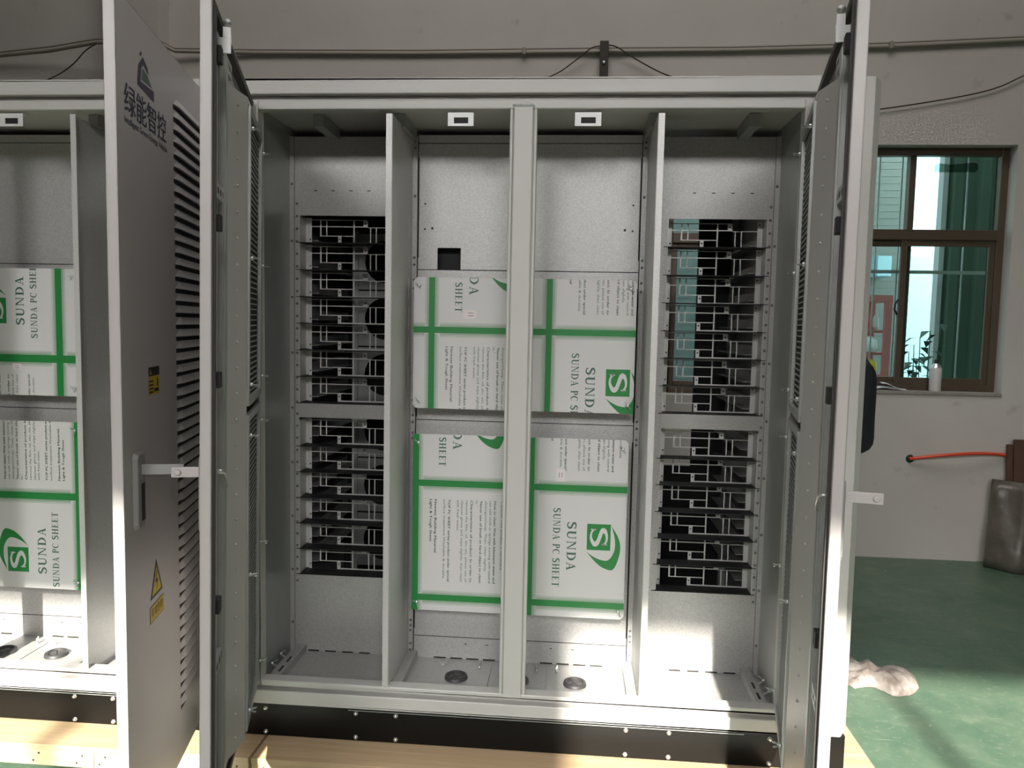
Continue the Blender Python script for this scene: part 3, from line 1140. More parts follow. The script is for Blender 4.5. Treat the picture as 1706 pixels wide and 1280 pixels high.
def door(parent, hx, hy, ang, s, L, arm, decals):
    a = math.radians(ang)
    rz = math.atan2(-math.cos(a), math.sin(a))
    t = 0.024
    m = MB()
    m.box(0, L, 0, s * 0.0018, DZ0, DZ1)
    m.box(0, L, 0, s * t, DZ1 - 0.0018, DZ1).box(0, L, 0, s * t, DZ0, DZ0 + 0.0018)
    m.box(0, 0.0018, 0, s * t, DZ0, DZ1).box(L - 0.0018, L, 0, s * t, DZ0, DZ1)
    # inward lips
    m.box(L - 0.016, L, s * (t - 0.0018), s * t, DZ0, DZ1)
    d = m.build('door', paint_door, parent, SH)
    d.location = (hx, hy, 0)
    if hx < 0 and s > 0:      # this door hangs slightly out of plumb
        d.rotation_euler = (Euler((0, 0.0122, 0)).to_matrix() @ Euler((0, 0, rz)).to_matrix()).to_euler()
        d.location.x -= 0.0154
    else:
        d.rotation_euler = (0, 0, rz)
    # sealing strip and dark edge channel
    g = MB()
    g.box(0.01, L - 0.006, s * 0.003, s * 0.0215, DZ1 - 0.014, DZ1 - 0.0019)
    g.box(0.01, L - 0.006, s * 0.003, s * 0.0215, DZ0 + 0.0019, DZ0 + 0.014)
    g.box(L - 0.03, L - 0.0165, s * 0.003, s * 0.030, DZ0 + 0.02, DZ1 - 0.02)
    g.build('sealing_strip', gasket_m, d, SH)
    # stiffening frame of hat channels with slotted cross rails
    r = MB()
    for u0, u1 in ((0.74, 0.775), (0.555, 0.61)):
        r.box(u0, u1, s * 0.002, s * 0.015, DZ0 + 0.05, DZ1 - 0.05)
        r.box(u0 + 0.012, u1 - 0.012, s * 0.015, s * 0.019, DZ0 + 0.05, DZ1 - 0.05)
    for zc in (1.871, 0.70, DZ1 - 0.05, DZ0 + 0.04):
        r.box(0.45, 0.775, s * 0.002, s * 0.014, zc - 0.018, zc + 0.018)
    q = r
    q.cur = 1
    for zc in (1.871, 0.70):
        for k in range(7):
            u = 0.47 + k * 0.042
            q.box(u, u + 0.022, s * 0.0138, s * 0.0146, zc - 0.007, zc + 0.007)
    for k in range(18):
        u = 0.06 + k * 0.042
        q.box(u, u + 0.022, s * 0.0138, s * 0.0146, DZ1 - 0.055, DZ1 - 0.045)
    r.build('stiffener_frame', [galv_dull, black_ink], d, SH)
    # filter box on the hinge half with two framed mesh panels
    fb = MB()
    v1 = 0.052
    z0, z1 = DZ0 + 0.05, DZ1 - 0.10
    fb.box(0.045, 0.43, s * 0.002, s * 0.02, z0, z1)
    fb.prism([(0.545, 0.012), (0.43, v1), (0.418, v1), (0.418, 0.012)], lambda u, v: (u, s * v, z0), lambda u, v: (u, s * v, z1))
    fb.box(0.045, 0.057, s * 0.02, s * v1, z0, z1)
    fb.box(0.057, 0.418, s * 0.02, s * v1, z0, z0 + 0.012).box(0.057, 0.418, s * 0.02, s * v1, z1 - 0.012, z1)
    for k in range(26):
        fb.lathe([(0, 0.003), (0.003, 0.0025), (0.005, -0.002)], (0.487, s * 0.0325, z0 + 0.04 + k * 0.069), 6, 'x')
    fo = fb.build('filter_box', paint_door, d, SH)
    zm = 1.312
    for za, zb in ((z0 + 0.016, zm - 0.012), (zm + 0.012, z1 - 0.016)):
        p = MB()
        for q4 in ((0.062, 0.085, za, zb), (0.39, 0.413, za, zb), (0.085, 0.39, za, za + 0.022), (0.085, 0.39, zb - 0.022, zb)):
            p.box(q4[0], q4[1], s * (v1 - 0.004), s * (v1 + 0.006), q4[2], q4[3])
        fr = p.build('filter_frame', galv_dull, d, SH)
        net = MB()
        net.box(0.085, 0.39, s * (v1 - 0.012), s * (v1 - 0.006), za + 0.022, zb - 0.022)
        net.cur = 1
        zz = za + 0.03
        while zz < zb - 0.03:
            net.box(0.085, 0.39, s * (v1 - 0.006), s * (v1 - 0.003), zz, zz + 0.004)
            zz += 0.016
        net.build('filter_net', [dark, galv_dull], fr, SH)
        for u in (0.074, 0.402):
            for k in range(3):
                zz = za + 0.06 + (zb - za - 0.12) * k / 2
                wing_bolt(fr, (u, s * (v1 + 0.006), zz - ZB), (-s * math.pi / 2, 0, 0) if s > 0 else (math.pi / 2, 0, 0))
    # black guide blocks and lock rod at the free edge
    for zc in (2.149, 1.782, 1.428, 0.90):
        MB().box(0.785, 0.815, s * 0.002, s * 0.037, zc - 0.018, zc + 0.018).build('guide_block', rubber, d, SH, bevel=0.002)
    lk = MB()
    lk.cyl((0.80, s * 0.012, DZ0 + 0.03), (0.80, s * 0.012, DZ1 - 0.03), 0.004, 8)
    lk.box(0.775, 0.815, s * 0.003, s * 0.02, 1.06, 1.26)
    lk.build('lock_rod', galv_dull, d, SH)
    ck = MB()
    ck.tube([(0.70, s * 0.016, 1.195), (0.69, s * 0.03, 1.19), (0.655, s * 0.030, 1.165), (0.615, s * 0.026, 1.14)], 0.0028, 6)
    ck.lathe([(0, 0.0), (0.007, 0.0), (0.006, 0.012), (0, 0.014)], (0.70, s * 0.014, 1.196), 8, 'y')
    ck.build('lock_pin', zinc, d, SH)
    # bright keeper bracket with ring near the top of the free edge
    kb = MB()
    kb.box(0.755, 0.758, s * 0.006, s * 0.050, 2.168, 2.202)
    kb.box(0.755, 0.758, s * 0.032, s * 0.050, 2.202, 2.226)
    kb.box(0.745, 0.755, s * 0.002, s * 0.006, 2.168, 2.202)
    ko = kb.build('keeper_bracket', white_plate, d, SH, bevel=0.001)
    kr = MB()
    kr.lathe([(0.0, 0.003), (0.0035, 0.003), (0.004, 0.0), (0.0085, 0.0), (0.0095, -0.002), (0.0085, -0.005), (0, -0.005)], (0.757, s * 0.041, 2.235), 16, 'x')
    kr.build('ring_bolt', galv_dull, ko, SH)
    # hinges
    for zc in (0.55, 1.29, 2.03):
        MB().cyl((-0.004, s * 0.012, zc - 0.04), (-0.004, s * 0.012, zc + 0.04), 0.007, 10).build('hinge', galv_dull, d, SH)
    # outside: swing handle, folded out arm, louvres
    h = MB()
    hz0, hz1 = 1.069, 1.252
    prof = [(0.744, hz0 + 0.012), (0.752, hz0), (0.798, hz0), (0.806, hz0 + 0.012), (0.806, hz1 - 0.012), (0.798, hz1), (0.752, hz1), (0.744, hz1 - 0.012)]
    h.prism(prof, lambda u, z: (u, 0, z), lambda u, z: (0.775 + (u - 0.775) * 0.82, -s * 0.012, 1.16 + (z - 1.16) * 0.94))
    ho_ = h.build('swing_handle', handle_m, d, SH, bevel=0.002)
    MB().box(0.757, 0.779, -s * 0.0115, -s * 0.0128, hz0 + 0.02, hz1 - 0.075).build('grip_recess', dark, ho_, SH)
    ar = MB()
    zc = 1.210
    ar.box(0.770, 0.776, -s * 0.010, -s * arm, zc - 0.012, zc + 0.012)
    ar.lathe([(0, 0.0055), (0.005, 0.0055), (0.0075, 0.0035), (0.0075, 0)], (0.776, -s * (arm - 0.014), zc), 14, 'x')
    ar.build('handle_arm', handle_m if decals else paint_door, ho_, SH, bevel=0.001)
    lv = MB()
    n = 52
    lz0, lz1 = 0.455, 2.155
    dz = (lz1 - lz0) / n
    for k in range(n):
        zb = lz0 + k * dz
        lv.cur = 0
        # hooded slat: leans outwards towards its lower lip
        lv.prism([(0, zb + dz), (-0.0006, zb + dz), (-0.008, zb + dz * 0.42), (-0.008, zb + dz * 0.36), (0, zb + dz * 0.36)],
                 lambda y, z: (0.04, s * y, z), lambda y, z: (0.40, s * y, z))
        lv.prism([(0, zb + dz), (-0.0006, zb + dz), (-0.008, zb + dz * 0.42), (-0.008, zb + dz * 0.36), (0, zb + dz * 0.36)],
                 lambda y, z: (0.40, s * y, z), lambda y, z: (0.435, s * y * 0.06, z))
        lv.cur = 1
        lv.box(0.04, 0.435, 0, -s * 0.0008, zb, zb + dz * 0.36)
    lv.build('louvre_panel', [paint_door, dark], d, SH)
    if decals:
        def face(u, z, o=0.0006):
            return (u, -s * o, z)
        dm = MB()

        def poly(ps, k, o=0.0006):
            dm.cur = k
            dm.add([face(u, z, o) for u, z in ps], [tuple(range(len(ps)))])
        # emblem: house shaped ring opening to the right, green corner inside.  text runs from free edge (large u) to hinge
        def E_(x, y):
            return (0.735 - x * 0.0118, 2.088 + y * 0.0096)
        navy = [[(1, 1.2), (1.8, 6), (3.4, 6), (2.7, 2.6)], [(1.8, 6), (4.6, 9), (4.9, 7.2), (3.4, 5.8)], [(4.6, 9), (7.6, 7.4), (8.1, 5.9), (4.9, 7.2)],
                [(1, 1.2), (2.7, 2.6), (11.4, 3.0), (11.4, 0.4)], [(2.6, 8.8), (3.3, 9.9), (4.2, 9.6), (3.2, 8.6)]]
        for ps in navy:
            poly([E_(*q) for q in ps], 0)
        poly([E_(*q) for q in ((3.9, 3.4), (4.5, 6.2), (7.2, 5.6), (10.2, 3.5))], 1)
        poly([E_(*q) for q in ((2.9, 3.0), (3.5, 5.6), (4.4, 6.1), (3.8, 3.2))], 2)
        for txt, h_, ln, z_ in (('\u7eff\u80fd\u667a\u63a7', 0.062, 0.312, 2.020), ('Intelligent Green Energy Vehicle', 0.0145, 0.318, 1.993)):
            for tri in font_text(txt, h_ * (0.82 if ord(txt[0]) > 255 else 1), ln):
                for e_ in ((0.0, 0.0018, -0.0018) if h_ > 0.03 else (0.0, 0.0006)):
                    poly([(0.814 - q[0] + e_, z_ + q[1]) for q in tri], 0, 0.0006 + e_ * 0.05)
        # warning label
        poly([(0.677, 1.373), (0.593, 1.373), (0.593, 1.442), (0.677, 1.442)], 3)
        poly([(0.677, 1.420), (0.593, 1.420), (0.593, 1.442), (0.677, 1.442)], 4, 0.0009)
        poly([(0.668, 1.424), (0.656, 1.424), (0.662, 1.438)], 3, 0.0012)
        for k in range(4):
            poly([(0.674, 1.378 + k * .009), (0.640, 1.378 + k * .009), (0.640, 1.382 + k * .009), (0.674, 1.382 + k * .009)], 4, 0.0009)
        poly([(0.612, 1.392), (0.604, 1.392), (0.604, 1.412), (0.612, 1.412)], 4, 0.0009)
        poly([(0.634, 1.380), (0.600, 1.380), (0.600, 1.388), (0.634, 1.388)], 4, 0.0009)
        # high voltage triangle
        poly([(0.690, 0.864), (0.590, 0.864), (0.640, 0.956)], 4)
        poly([(0.677, 0.871), (0.603, 0.871), (0.640, 0.940)], 3, 0.0009)
        for ps in ([(0.634, 0.925), (0.641, 0.925), (0.650, 0.899), (0.643, 0.899)], [(0.650, 0.904), (0.650, 0.898), (0.630, 0.898), (0.630, 0.904)], [(0.638, 0.900), (0.631, 0.900), (0.640, 0.878), (0.641, 0.878)]):
            poly(ps, 4, 0.0012)
        poly([(0.694, 0.805), (0.584, 0.805), (0.584, 0.848), (0.694, 0.848)], 4)
        poly([(0.692, 0.807), (0.586, 0.807), (0.586, 0.846), (0.692, 0.846)], 3, 0.0009)
        for tri in font_text('\u6709\u7535\u5371\u9669', 0.020, 0.092):
            poly([(0.685 - q[0], 0.818 + q[1]) for q in tri], 4, 0.0012)
        dm.build('door_decals', [navy_ink, logo_green, logo_pale, yellow, black_ink], d, SH, recalc=False)
    return d


# ---- the body
def cabinet(x0, label, right_end, trays, sheets, doors, extra):
    r = empty('electrical_cabinet', (x0, 0, ZB), label, 'cabinet', 'grey steel cabinets in a row')
    HW = 0.957
    XE = 1.062 if right_end else HW
    # front frame: outer face, recessed channel, raised ring round the opening
    fr = MB()
    for a, c in ((-HW, -OX - 0.045), (OX + 0.045, XE)):
        fr.box(a, c, 0.0, 0.06, 0.262, 2.332)
    for a, c in ((0.262, 0.305), (2.287, 2.332)):
        fr.box(-OX - 0.045, OX + 0.045, 0.0, 0.06, a, c)
    fr.box(-OX - 0.045, -OX - 0.026, 0.030, 0.06, 0.305, 2.287).box(OX + 0.026, OX + 0.045, 0.030, 0.06, 0.305, 2.287)
    fr.box(-OX - 0.026, OX + 0.026, 0.030, 0.06, 0.305, 0.325).box(-OX - 0.026, OX + 0.026, 0.030, 0.06, 2.268, 2.287)
    fr.box(-OX - 0.026, -OX, 0.004, 0.05, 0.325, 2.268).box(OX, OX + 0.026, 0.004, 0.05, 0.325, 2.268)
    fr.box(-OX, OX, 0.004, 0.05, 0.325, OB).box(-OX, OX, 0.004, 0.05, OT, 2.268)
    fr.build('front_frame', paint, r, SH, bevel=0.003)
    mu = MB()
    mu.box(-0.043, -0.033, 0.004, 0.04, OB, OT).box(0.033, 0.043, 0.004, 0.04, OB, OT)
    mu.box(-0.030, 0.030, 0.0, 0.04, OB - 0.012, OT + 0.006).box(-0.033, 0.033, 0.008, 0.04, OB, OT)
    mu.build('mullion', paint, r, SH, bevel=0.003)
    wl = MB()
    for k in range(12):
        xx = -0.03 + k * 0.0055
        wl.lathe([(0.0, -0.0025), (0.004, -0.002), (0.0055, 0)], (xx, 0.003, OT + 0.009 + 0.0015 * math.sin(k * 2.1)), 8, 'y')
    wl.build('weld_seam', galv_dull, r, SH)
    # roof, sides, rear
    MB().box(-HW, XE, 0.06, 1.0, 2.26, 2.332).build('roof', paint, r, SH, bevel=0.003)
    MB().box(-HW, -IX, 0.06, 1.0, 0.262, 2.26).build('side_panel', galv_dull, r, SH)
    MB().box(IX, XE, 0.06, 1.0, 0.262, 2.26).build('side_panel', galv_dull, r, SH)
    if right_end:
        ec = MB()
        ec.prism([(XE, 0.0), (XE + 0.034, 0.052), (XE + 0.034, 1.0), (XE, 1.0)], lambda x, y: (x, y, 0.262), lambda x, y: (x, y, 2.332))
        ec.build('end_cover', paint, r, SH, bevel=0.0015)
        ey = MB()
        ey.lathe([(0, 0), (0.014, 0), (0.014, 0.006), (0.007, 0.008), (0.007, 0.014)], (0.90, 0.12, 2.332), 14)
        ey.tube([(0.90 + 0.0105 * math.cos(t_), 0.12, 2.355 + 0.011 * math.sin(t_)) for t_ in [2 * math.pi * i / 16 for i in range(17)]], 0.0055, 8)
        ey.build('lifting_eye', mat('blued_steel', (0.16, 0.20, 0.24), 0.4, metal=0.6), r, SH)
    # plinth
    MB().box(-HW, XE + (0.02 if right_end else 0), 0.012, 1.0, ZB, 0.262).build('plinth', black, r, SH, bevel=0.002)
    ln = MB()
    ln.box(-HW + 0.4, XE - 0.3, 0.0105, 0.012, 0.2455, 0.2475)
    ln.build('plinth_lip', galv_dull, r, SH)
    for bx in (-0.845, -0.53, -0.392, 0.38, 0.521, 0.845):
        for bz in (0.236, 0.153):
            hex_bolt(r, (bx, 0.012, bz - ZB))
    # dividers with a folded front flange and slots
    for sx in (-1, 1):
        dv = MB()
        xa = sx * 0.4285
        dv.box(xa - 0.0095, xa + 0.0095, 0.004, 0.008, OB + 0.002, 2.226)
        dv.box(xa - sx * 0.0095 - 0.001, xa - sx * 0.0095 + 0.001, 0.008, 0.056, OB + 0.002, 2.226)
        xi = xa - sx * 0.0095
        dv.box(xi - 0.001, xi + 0.001, 0.056, D, 0.315, 2.225)
        do = dv.build('divider', galv_light, r, SH)
        sl = MB()
        for k in range(14):
            zz = 0.50 + k * 0.108
            sl.prism([(0.272 + 0.006 * math.cos(t_), zz + 0.041 * math.sin(t_)) for t_ in [2 * math.pi * i / 16 for i in range(16)]],
                     lambda y, z: (xi - 0.0014, y, z), lambda y, z: (xi + 0.0014, y, z))
        sl.build('slot_glints', white_plate, do, SH)  # pale ovals paint in the bright edges of the slots
    # mounting plates at the back: one part per plate, with its rivets and slots
    y0, y1 = D, D + 0.003

    def plate(name, boxes, rv, mk, m=galv, yr=D):
        pm_ = MB()
        for q in boxes:
            pm_.box(q[0], q[1], q[4] if len(q) > 4 else y0, y1, q[2], q[3])
        pm_.cur = 1
        for x, z in rv:
            rivet(pm_, x, yr, z, 0.0055)
        pm_.cur = 2
        for q in mk:
            pm_.box(q[0], q[1], D - 0.0012, D, q[2], q[3])
        pm_.build(name, [m, dark_zinc, black_ink], r, SH)
    for sx in (-1, 1):
        a, c = sorted((sx * 0.44, sx * 0.855))
        oa, oc = sorted((sx * 0.495, sx * 0.839))
        mk = []
        for k in range(4):
            xx = sx * 0.68 - 0.097 + k * 0.066
            mk += [(xx - 0.006, xx + 0.006, 2.036, 2.039), (xx - 0.028, xx + 0.014, 0.3075, 0.3125)]
        rv = [(sx * xr, 0.58 + k * 0.0455) for k in range(32) for xr in (0.847, 0.467)]
        plate('bay_plate', [(a, c, 1.948, 2.23), (a, c, 0.306, 0.606), (a, oa, 0.606, 1.948), (oc, c, 0.606, 1.948), (oa, oc, 1.205, 1.258, D - 0.002)], rv, mk)
        pa, pc = sorted((sx * 0.856, sx * IX))
        plate('corner_post', [(pa, pc, 0.306, 2.23, D - 0.006)], [(sx * 0.8635, 0.42 + k * 0.205) for k in range(9)], [], yr=D - 0.006)
        pa, pc = sorted((sx * 0.40, sx * 0.4175))
        plate('plate_support', [(pa, pc, 0.306, 2.23, D - 0.004)], [(sx * 0.409, zc) for zc in (2.02, 1.80, 1.775, 1.72, 1.69, 1.28, 1.225, 1.20, 1.16, 1.14, 0.45, 0.43, 0.41, 0.36, 0.335, 2.21, 2.19)], [], yr=D - 0.004)
    for za, zb in ((2.2085, 2.236), (1.7595, 2.2055), (1.211, 1.7565), (0.3925, 1.208), (0.3065, 0.3895)):
        bx, mk = [(-0.397, 0.397, za, zb)], []
        for sx in (-1, 1):
            e = sx * 0.3955
            if za == 1.7595:
                mk += [(e - 0.0015, e + 0.0015, 1.80, 2.156), (sx * 0.372 - 0.003, sx * 0.372 + 0.003, 1.99, 1.996), (sx * 0.372 - 0.003, sx * 0.372 + 0.003, 1.90, 1.906), (sx * 0.345 - 0.004, sx * 0.345 + 0.004, 1.902, 1.910)]
            elif za == 1.211:
                mk += [(e - 0.0015, e + 0.0015, 1.22, 1.70)]
            elif za == 0.3925:
                mk += [(e - 0.0015, e + 0.0015, 0.42, 1.15)]
            elif za == 0.3065:
                mk += [(sx * q - 0.004, sx * q + 0.004, 0.365, 0.3675) for q in (0.12, 0.2)]
                mk += [(sx * 0.2 - 0.12 + k * 0.062, sx * 0.2 - 0.074 + k * 0.062, 0.3075, 0.312) for k in range(4)]
        if za == 1.7595:
            bx = [(-0.397, -0.325, za, zb), (-0.24, 0.397, za, zb), (-0.325, -0.24, 1.837, zb)]
        plate('back_plate', bx, [], mk)
    # dark space and partition behind the plates
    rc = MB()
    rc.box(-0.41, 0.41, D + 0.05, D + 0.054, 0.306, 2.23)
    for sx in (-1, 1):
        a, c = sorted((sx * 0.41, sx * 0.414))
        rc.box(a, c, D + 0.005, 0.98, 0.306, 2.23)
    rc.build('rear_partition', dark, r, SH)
    rp = MB()
    if right_end:
        rp.box(-IX, 0.42, 0.985, 1.0, 0.262, 2.26)
        rp.box(0.708, 0.845, 0.985, 1.0, 0.262, 2.26).box(0.42, 0.708, 0.985, 1.0, 0.262, 0.95)
        rp.cur = 1
        rp.box(0.845, IX, 0.955, 0.985, 0.262, 2.26)
        rp.box(0.42, IX, 0.90, 0.985, 2.13, 2.26)
    else:
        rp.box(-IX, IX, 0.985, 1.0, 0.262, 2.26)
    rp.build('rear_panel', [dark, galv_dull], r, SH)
    if trays:
        # guide rails and a perforated fan plate behind the grilles
        for sx in (-1, 1):
            for row in range(13):
                gr = MB()
                zz = (1.262 + row * TP) if row < 7 else (0.617 + (row - 7) * TP)
                gr.box(sx * (IX - 0.035), sx * IX, D + 0.09, 0.93, zz + 0.01, zz + 0.045)
                gr.box(sx * (IX - 0.035), sx * (IX - 0.075), D + 0.09, 0.93, zz + 0.01, zz + 0.013)
                gr.build('guide_rail', galv_dull, r, SH)
        fp = MB()
        fx = -0.615
        for k in range(6):
            zc = 0.635 + 0.236 * k
            fp.add([], [])
            n = 24
            ringp = [(fx + 0.088 * math.cos(2 * math.pi * i / n), 0.72, zc + 0.088 * math.sin(2 * math.pi * i / n)) for i in range(n)]
            sq = []
            for i in range(n):
                ca, sa = math.cos(2 * math.pi * i / n), math.sin(2 * math.pi * i / n)
                mxx = max(abs(ca) / 0.115, abs(sa) / 0.115)
                sq.append((fx + ca / mxx, 0.72, zc + sa / mxx))
            fp.add(ringp + sq, [(i, (i + 1) % n, n + (i + 1) % n, n + i) for i in range(n)])
        fp.box(-0.755, -0.731, 0.715, 0.722, 0.5, 1.94)
        fp.build('fan_plate', galv_dull, r, SH)
        for sx in (-1, 1):
            xs = -0.839 if sx < 0 else 0.495
            for row in range(13):
                zz = (1.258 + row * TP * 0.998) if row < 7 else (0.606 + (row - 7) * TP * 0.99)
                tray(r, xs, zz, filled=(sx < 0 and row == 8))
    # tray floor, rails, gland plates
    ft = MB()
    ft.box(-IX, IX, 0.055, D, 0.297, 0.307)
    ft.build('floor_tray', galv, r, SH)
    for xa in (-0.845, 0.81, -0.417, 0.383):
        fl = MB().box(xa, xa + 0.034, 0.06, D - 0.001, 0.307, 0.333)
        fl.cur = 1
        if abs(xa) > 0.6:
            for k in range(2):
                fl.box(xa + 0.013, xa + 0.021, 0.085 + k * 0.075, 0.085 + k * 0.075 + 0.045, 0.3331, 0.3336)
        fl.build('floor_rail', [galv, black_ink], r, SH)
    for ga, gc in ((-0.33, -0.095), (-0.09, 0.105), (0.11, 0.335)):
        MB().box(ga, gc, 0.075, 0.262, 0.3075, 0.3105).build('gland_plate', galv, r, SH)
    for gx in (-0.21, 0.008, 0.21):
        gland(r, (gx, 0.16, 0.3105 - ZB))
    for gx, rz in ((-0.271, 0.4), (-0.137, 1.1), (0.073, 2.0), (0.145, 1.4)):
        wing_bolt(r, (gx, 0.246, 0.3105 - ZB), (0, 0, rz))
    for gx, gy, sx in ((-0.8655, 0.20, 1), (-0.8655, 0.12, 1), (0.8655, 0.20, -1), (0.8655, 0.12, -1)):
        wing_bolt(r, (gx - sx * 0.004, gy, 0.345 - ZB), (0, sx * math.pi / 2, 0))
    # roof rails and white lock keepers
    for xa in (-0.72, -0.44, 0.40, 0.72):
        MB().box(xa, xa + 0.035, 0.13, D, 2.218, 2.258).build('roof_rail', galv_dull, r, SH)
    for xa in (-0.2015, 0.2015):
        kp = MB()
        kp.box(xa - 0.041, xa + 0.041, 0.020, 0.022, 2.218, 2.231).box(xa - 0.041, xa + 0.041, 0.020, 0.022, 2.191, 2.199)
        kp.box(xa - 0.041, xa - 0.022, 0.020, 0.022, 2.199, 2.218).box(xa + 0.024, xa + 0.041, 0.020, 0.022, 2.199, 2.218)
        kp.box(xa - 0.041, xa + 0.041, 0.020, 0.05, 2.231, 2.233)
        kp.cur = 1
        kp.box(xa - 0.022, xa + 0.024, 0.0225, 0.0232, 2.199, 2.218)
        kp.build('lock_keeper', [white_plate, rubber], r, SH)
    for q in sheets:
        sheet(r, *q)
    for q in doors:
        door(r, *q)
    return r


chk = lambda ci, ri: (ci + ri) % 2 != 0
main = cabinet(0.0, 'open grey two door cabinet in the middle with empty rack bays', True, True,
               [(-0.390, 0.387, 1.263, 1.725, [(-0.336, -0.314), (0.077, 0.0985)], [(1.530, 1.553)], lambda c, r_: (c + r_) % 2 == 1 or (c + r_) % 2 == -1, False,
                 [(-0.212, 1.583, 0.044, 0.030)]),
                (-0.3875, 0.376, 0.527, 1.170, [(-0.387, -0.364), (0.0275, 0.0495)], [(0.982, 1.006), (0.563, 0.587)], lambda c, r_: (c + r_) % 2 != 0, False,
                 [(0.126, 1.018, 0.031, 0.044)])],
               [(-0.905, -0.005, 17.7, 1, 0.86, 0.075, False), (0.905, -0.005, -11.46, -1, 0.86, 0.09, False)], None)
left = cabinet(-1.915, 'grey steel cabinet at the left edge with printed sheets inside', False, False,
               [(-0.40, 0.284, 1.268, 1.735, [(0.194, 0.220), (-0.2185, -0.1925)], [(1.390, 1.419)], lambda c, r_: (c + r_) % 2 == 0, True,
                 [(0.022, 1.362, 0.034, 0.022)]),
                (-0.40, 0.280, 0.536, 1.172, [(0.254, 0.280), (-0.1585, -0.1325)], [(0.877, 0.904)], lambda c, r_: (c + r_) % 2 != 0, True, [])],
               [(0.905, -0.005, 13.33, -1, 0.86, 0.105, True)], None)


# ================================================================== person in dark jacket behind the right door
def skinned(name, nodes, edges, m, parent, root, sub=2):
    me = bpy.data.meshes.new(name)
    me.from_pydata([n_[0] for n_ in nodes], [], [])
    me.clear_geometry()
    me.from_pydata([n_[0] for n_ in nodes], edges, [])
    o = bpy.data.objects.new(name, me)
    COL.objects.link(o)
    o.parent = parent
    me.materials.append(m)
    sk = o.modifiers.new('skin', 'SKIN')
    sk.use_smooth_shade = True
    o.modifiers.new('sub', 'SUBSURF').levels = sub
    o.modifiers['sub'].render_levels = sub
    if not me.skin_vertices:
        me.attributes.new('skin', 'FLOAT', 'POINT') if False else None
    bm = bmesh.new()
    bm.from_mesh(me)
    lay = bm.verts.layers.skin.verify()
    bm.verts.ensure_lookup_table()
    for i, n_ in enumerate(nodes):
        rr = n_[1] if isinstance(n_[1], tuple) else (n_[1], n_[1])
        bm.verts[i][lay].radius = rr
        bm.verts[i][lay].use_root = i == root
    bm.to_mesh(me)
    bm.free()
    return o


pr = empty('person', (1.50, 1.43, 0.0), 'person in dark navy jacket standing behind the right open door', 'person')
# local: facing -x, z up
body_nodes = [((-0.04, 0, 0.93), (0.075, 0.12)), ((0.005, 0, 1.10), (0.09, 0.13)), ((0.0, 0, 1.27), (0.105, 0.15)), ((-0.005, 0, 1.40), (0.085, 0.13)), ((-0.015, 0, 1.47), (0.055, 0.06)), ((-0.03, 0, 1.53), (0.052, 0.052)), ((-0.035, 0, 1.565), (0.058, 0.056))]
bn = list(body_nodes)
be = [(0, 1), (1, 2), (2, 3), (3, 4), (4, 5), (5, 6)]
for s in (-1, 1):
    k = len(bn)
    bn += [((0.0, s * 0.17, 1.41), 0.055), ((-0.01, s * 0.215, 1.15), 0.042), ((-0.15, s * 0.19, 1.10), 0.034), ((-0.20, s * 0.18, 1.10), (0.026, 0.03))]
    be += [(3, k), (k, k + 1), (k + 1, k + 2), (k + 2, k + 3)]
    k = len(bn)
    bn += [((-0.06, s * 0.09, 0.84), 0.07), ((-0.065, s * 0.10, 0.49), 0.05), ((-0.045, s * 0.10, 0.12), 0.034)]
    be += [(0, k), (k, k + 1), (k + 1, k + 2)]
    # palm and five fingers
    kp = len(bn)
    bn += [((-0.235, s * 0.175, 1.10), (0.014, 0.034)), ((-0.265, s * 0.172, 1.098), (0.013, 0.036))]
    be += [(kp - 6, kp), (kp, kp + 1)]
    for j, (dy, ln) in enumerate(((0.03, 0.058), (0.011, 0.068), (-0.009, 0.064), (-0.028, 0.050))):
        q = len(bn)
        bn += [((-0.285, s * (0.172 + dy), 1.096), 0.009), ((-0.285 - ln * 0.55, s * (0.172 + dy), 1.085), 0.0085), ((-0.285 - ln * 0.9, s * (0.172 + dy * 0.95), 1.062), 0.007)]
        be += [(kp + 1, q), (q, q + 1), (q + 1, q + 2)]
    q = len(bn)
    bn += [((-0.245, s * 0.135, 1.10), 0.011), ((-0.272, s * 0.115, 1.095), 0.0095), ((-0.296, s * 0.112, 1.085), 0.008)]
    be += [(kp, q), (q, q + 1), (q + 1, q + 2)]
# fix wrist links (wrist index is recomputed because leg nodes sit in between)
fixed = []
for (a, c) in be:
    fixed.append((a, c))
be = fixed
wr_idx = [i for i, n_ in enumerate(bn) if abs(n_[0][0] + 0.20) < 1e-6]
palm_idx = [i for i, n_ in enumerate(bn) if abs(n_[0][0] + 0.235) < 1e-6]
be = [e for e in be if not (e[1] in palm_idx)]
be += list(zip(wr_idx, palm_idx))
body = skinned('body', bn, be, skin_m, pr, 0)
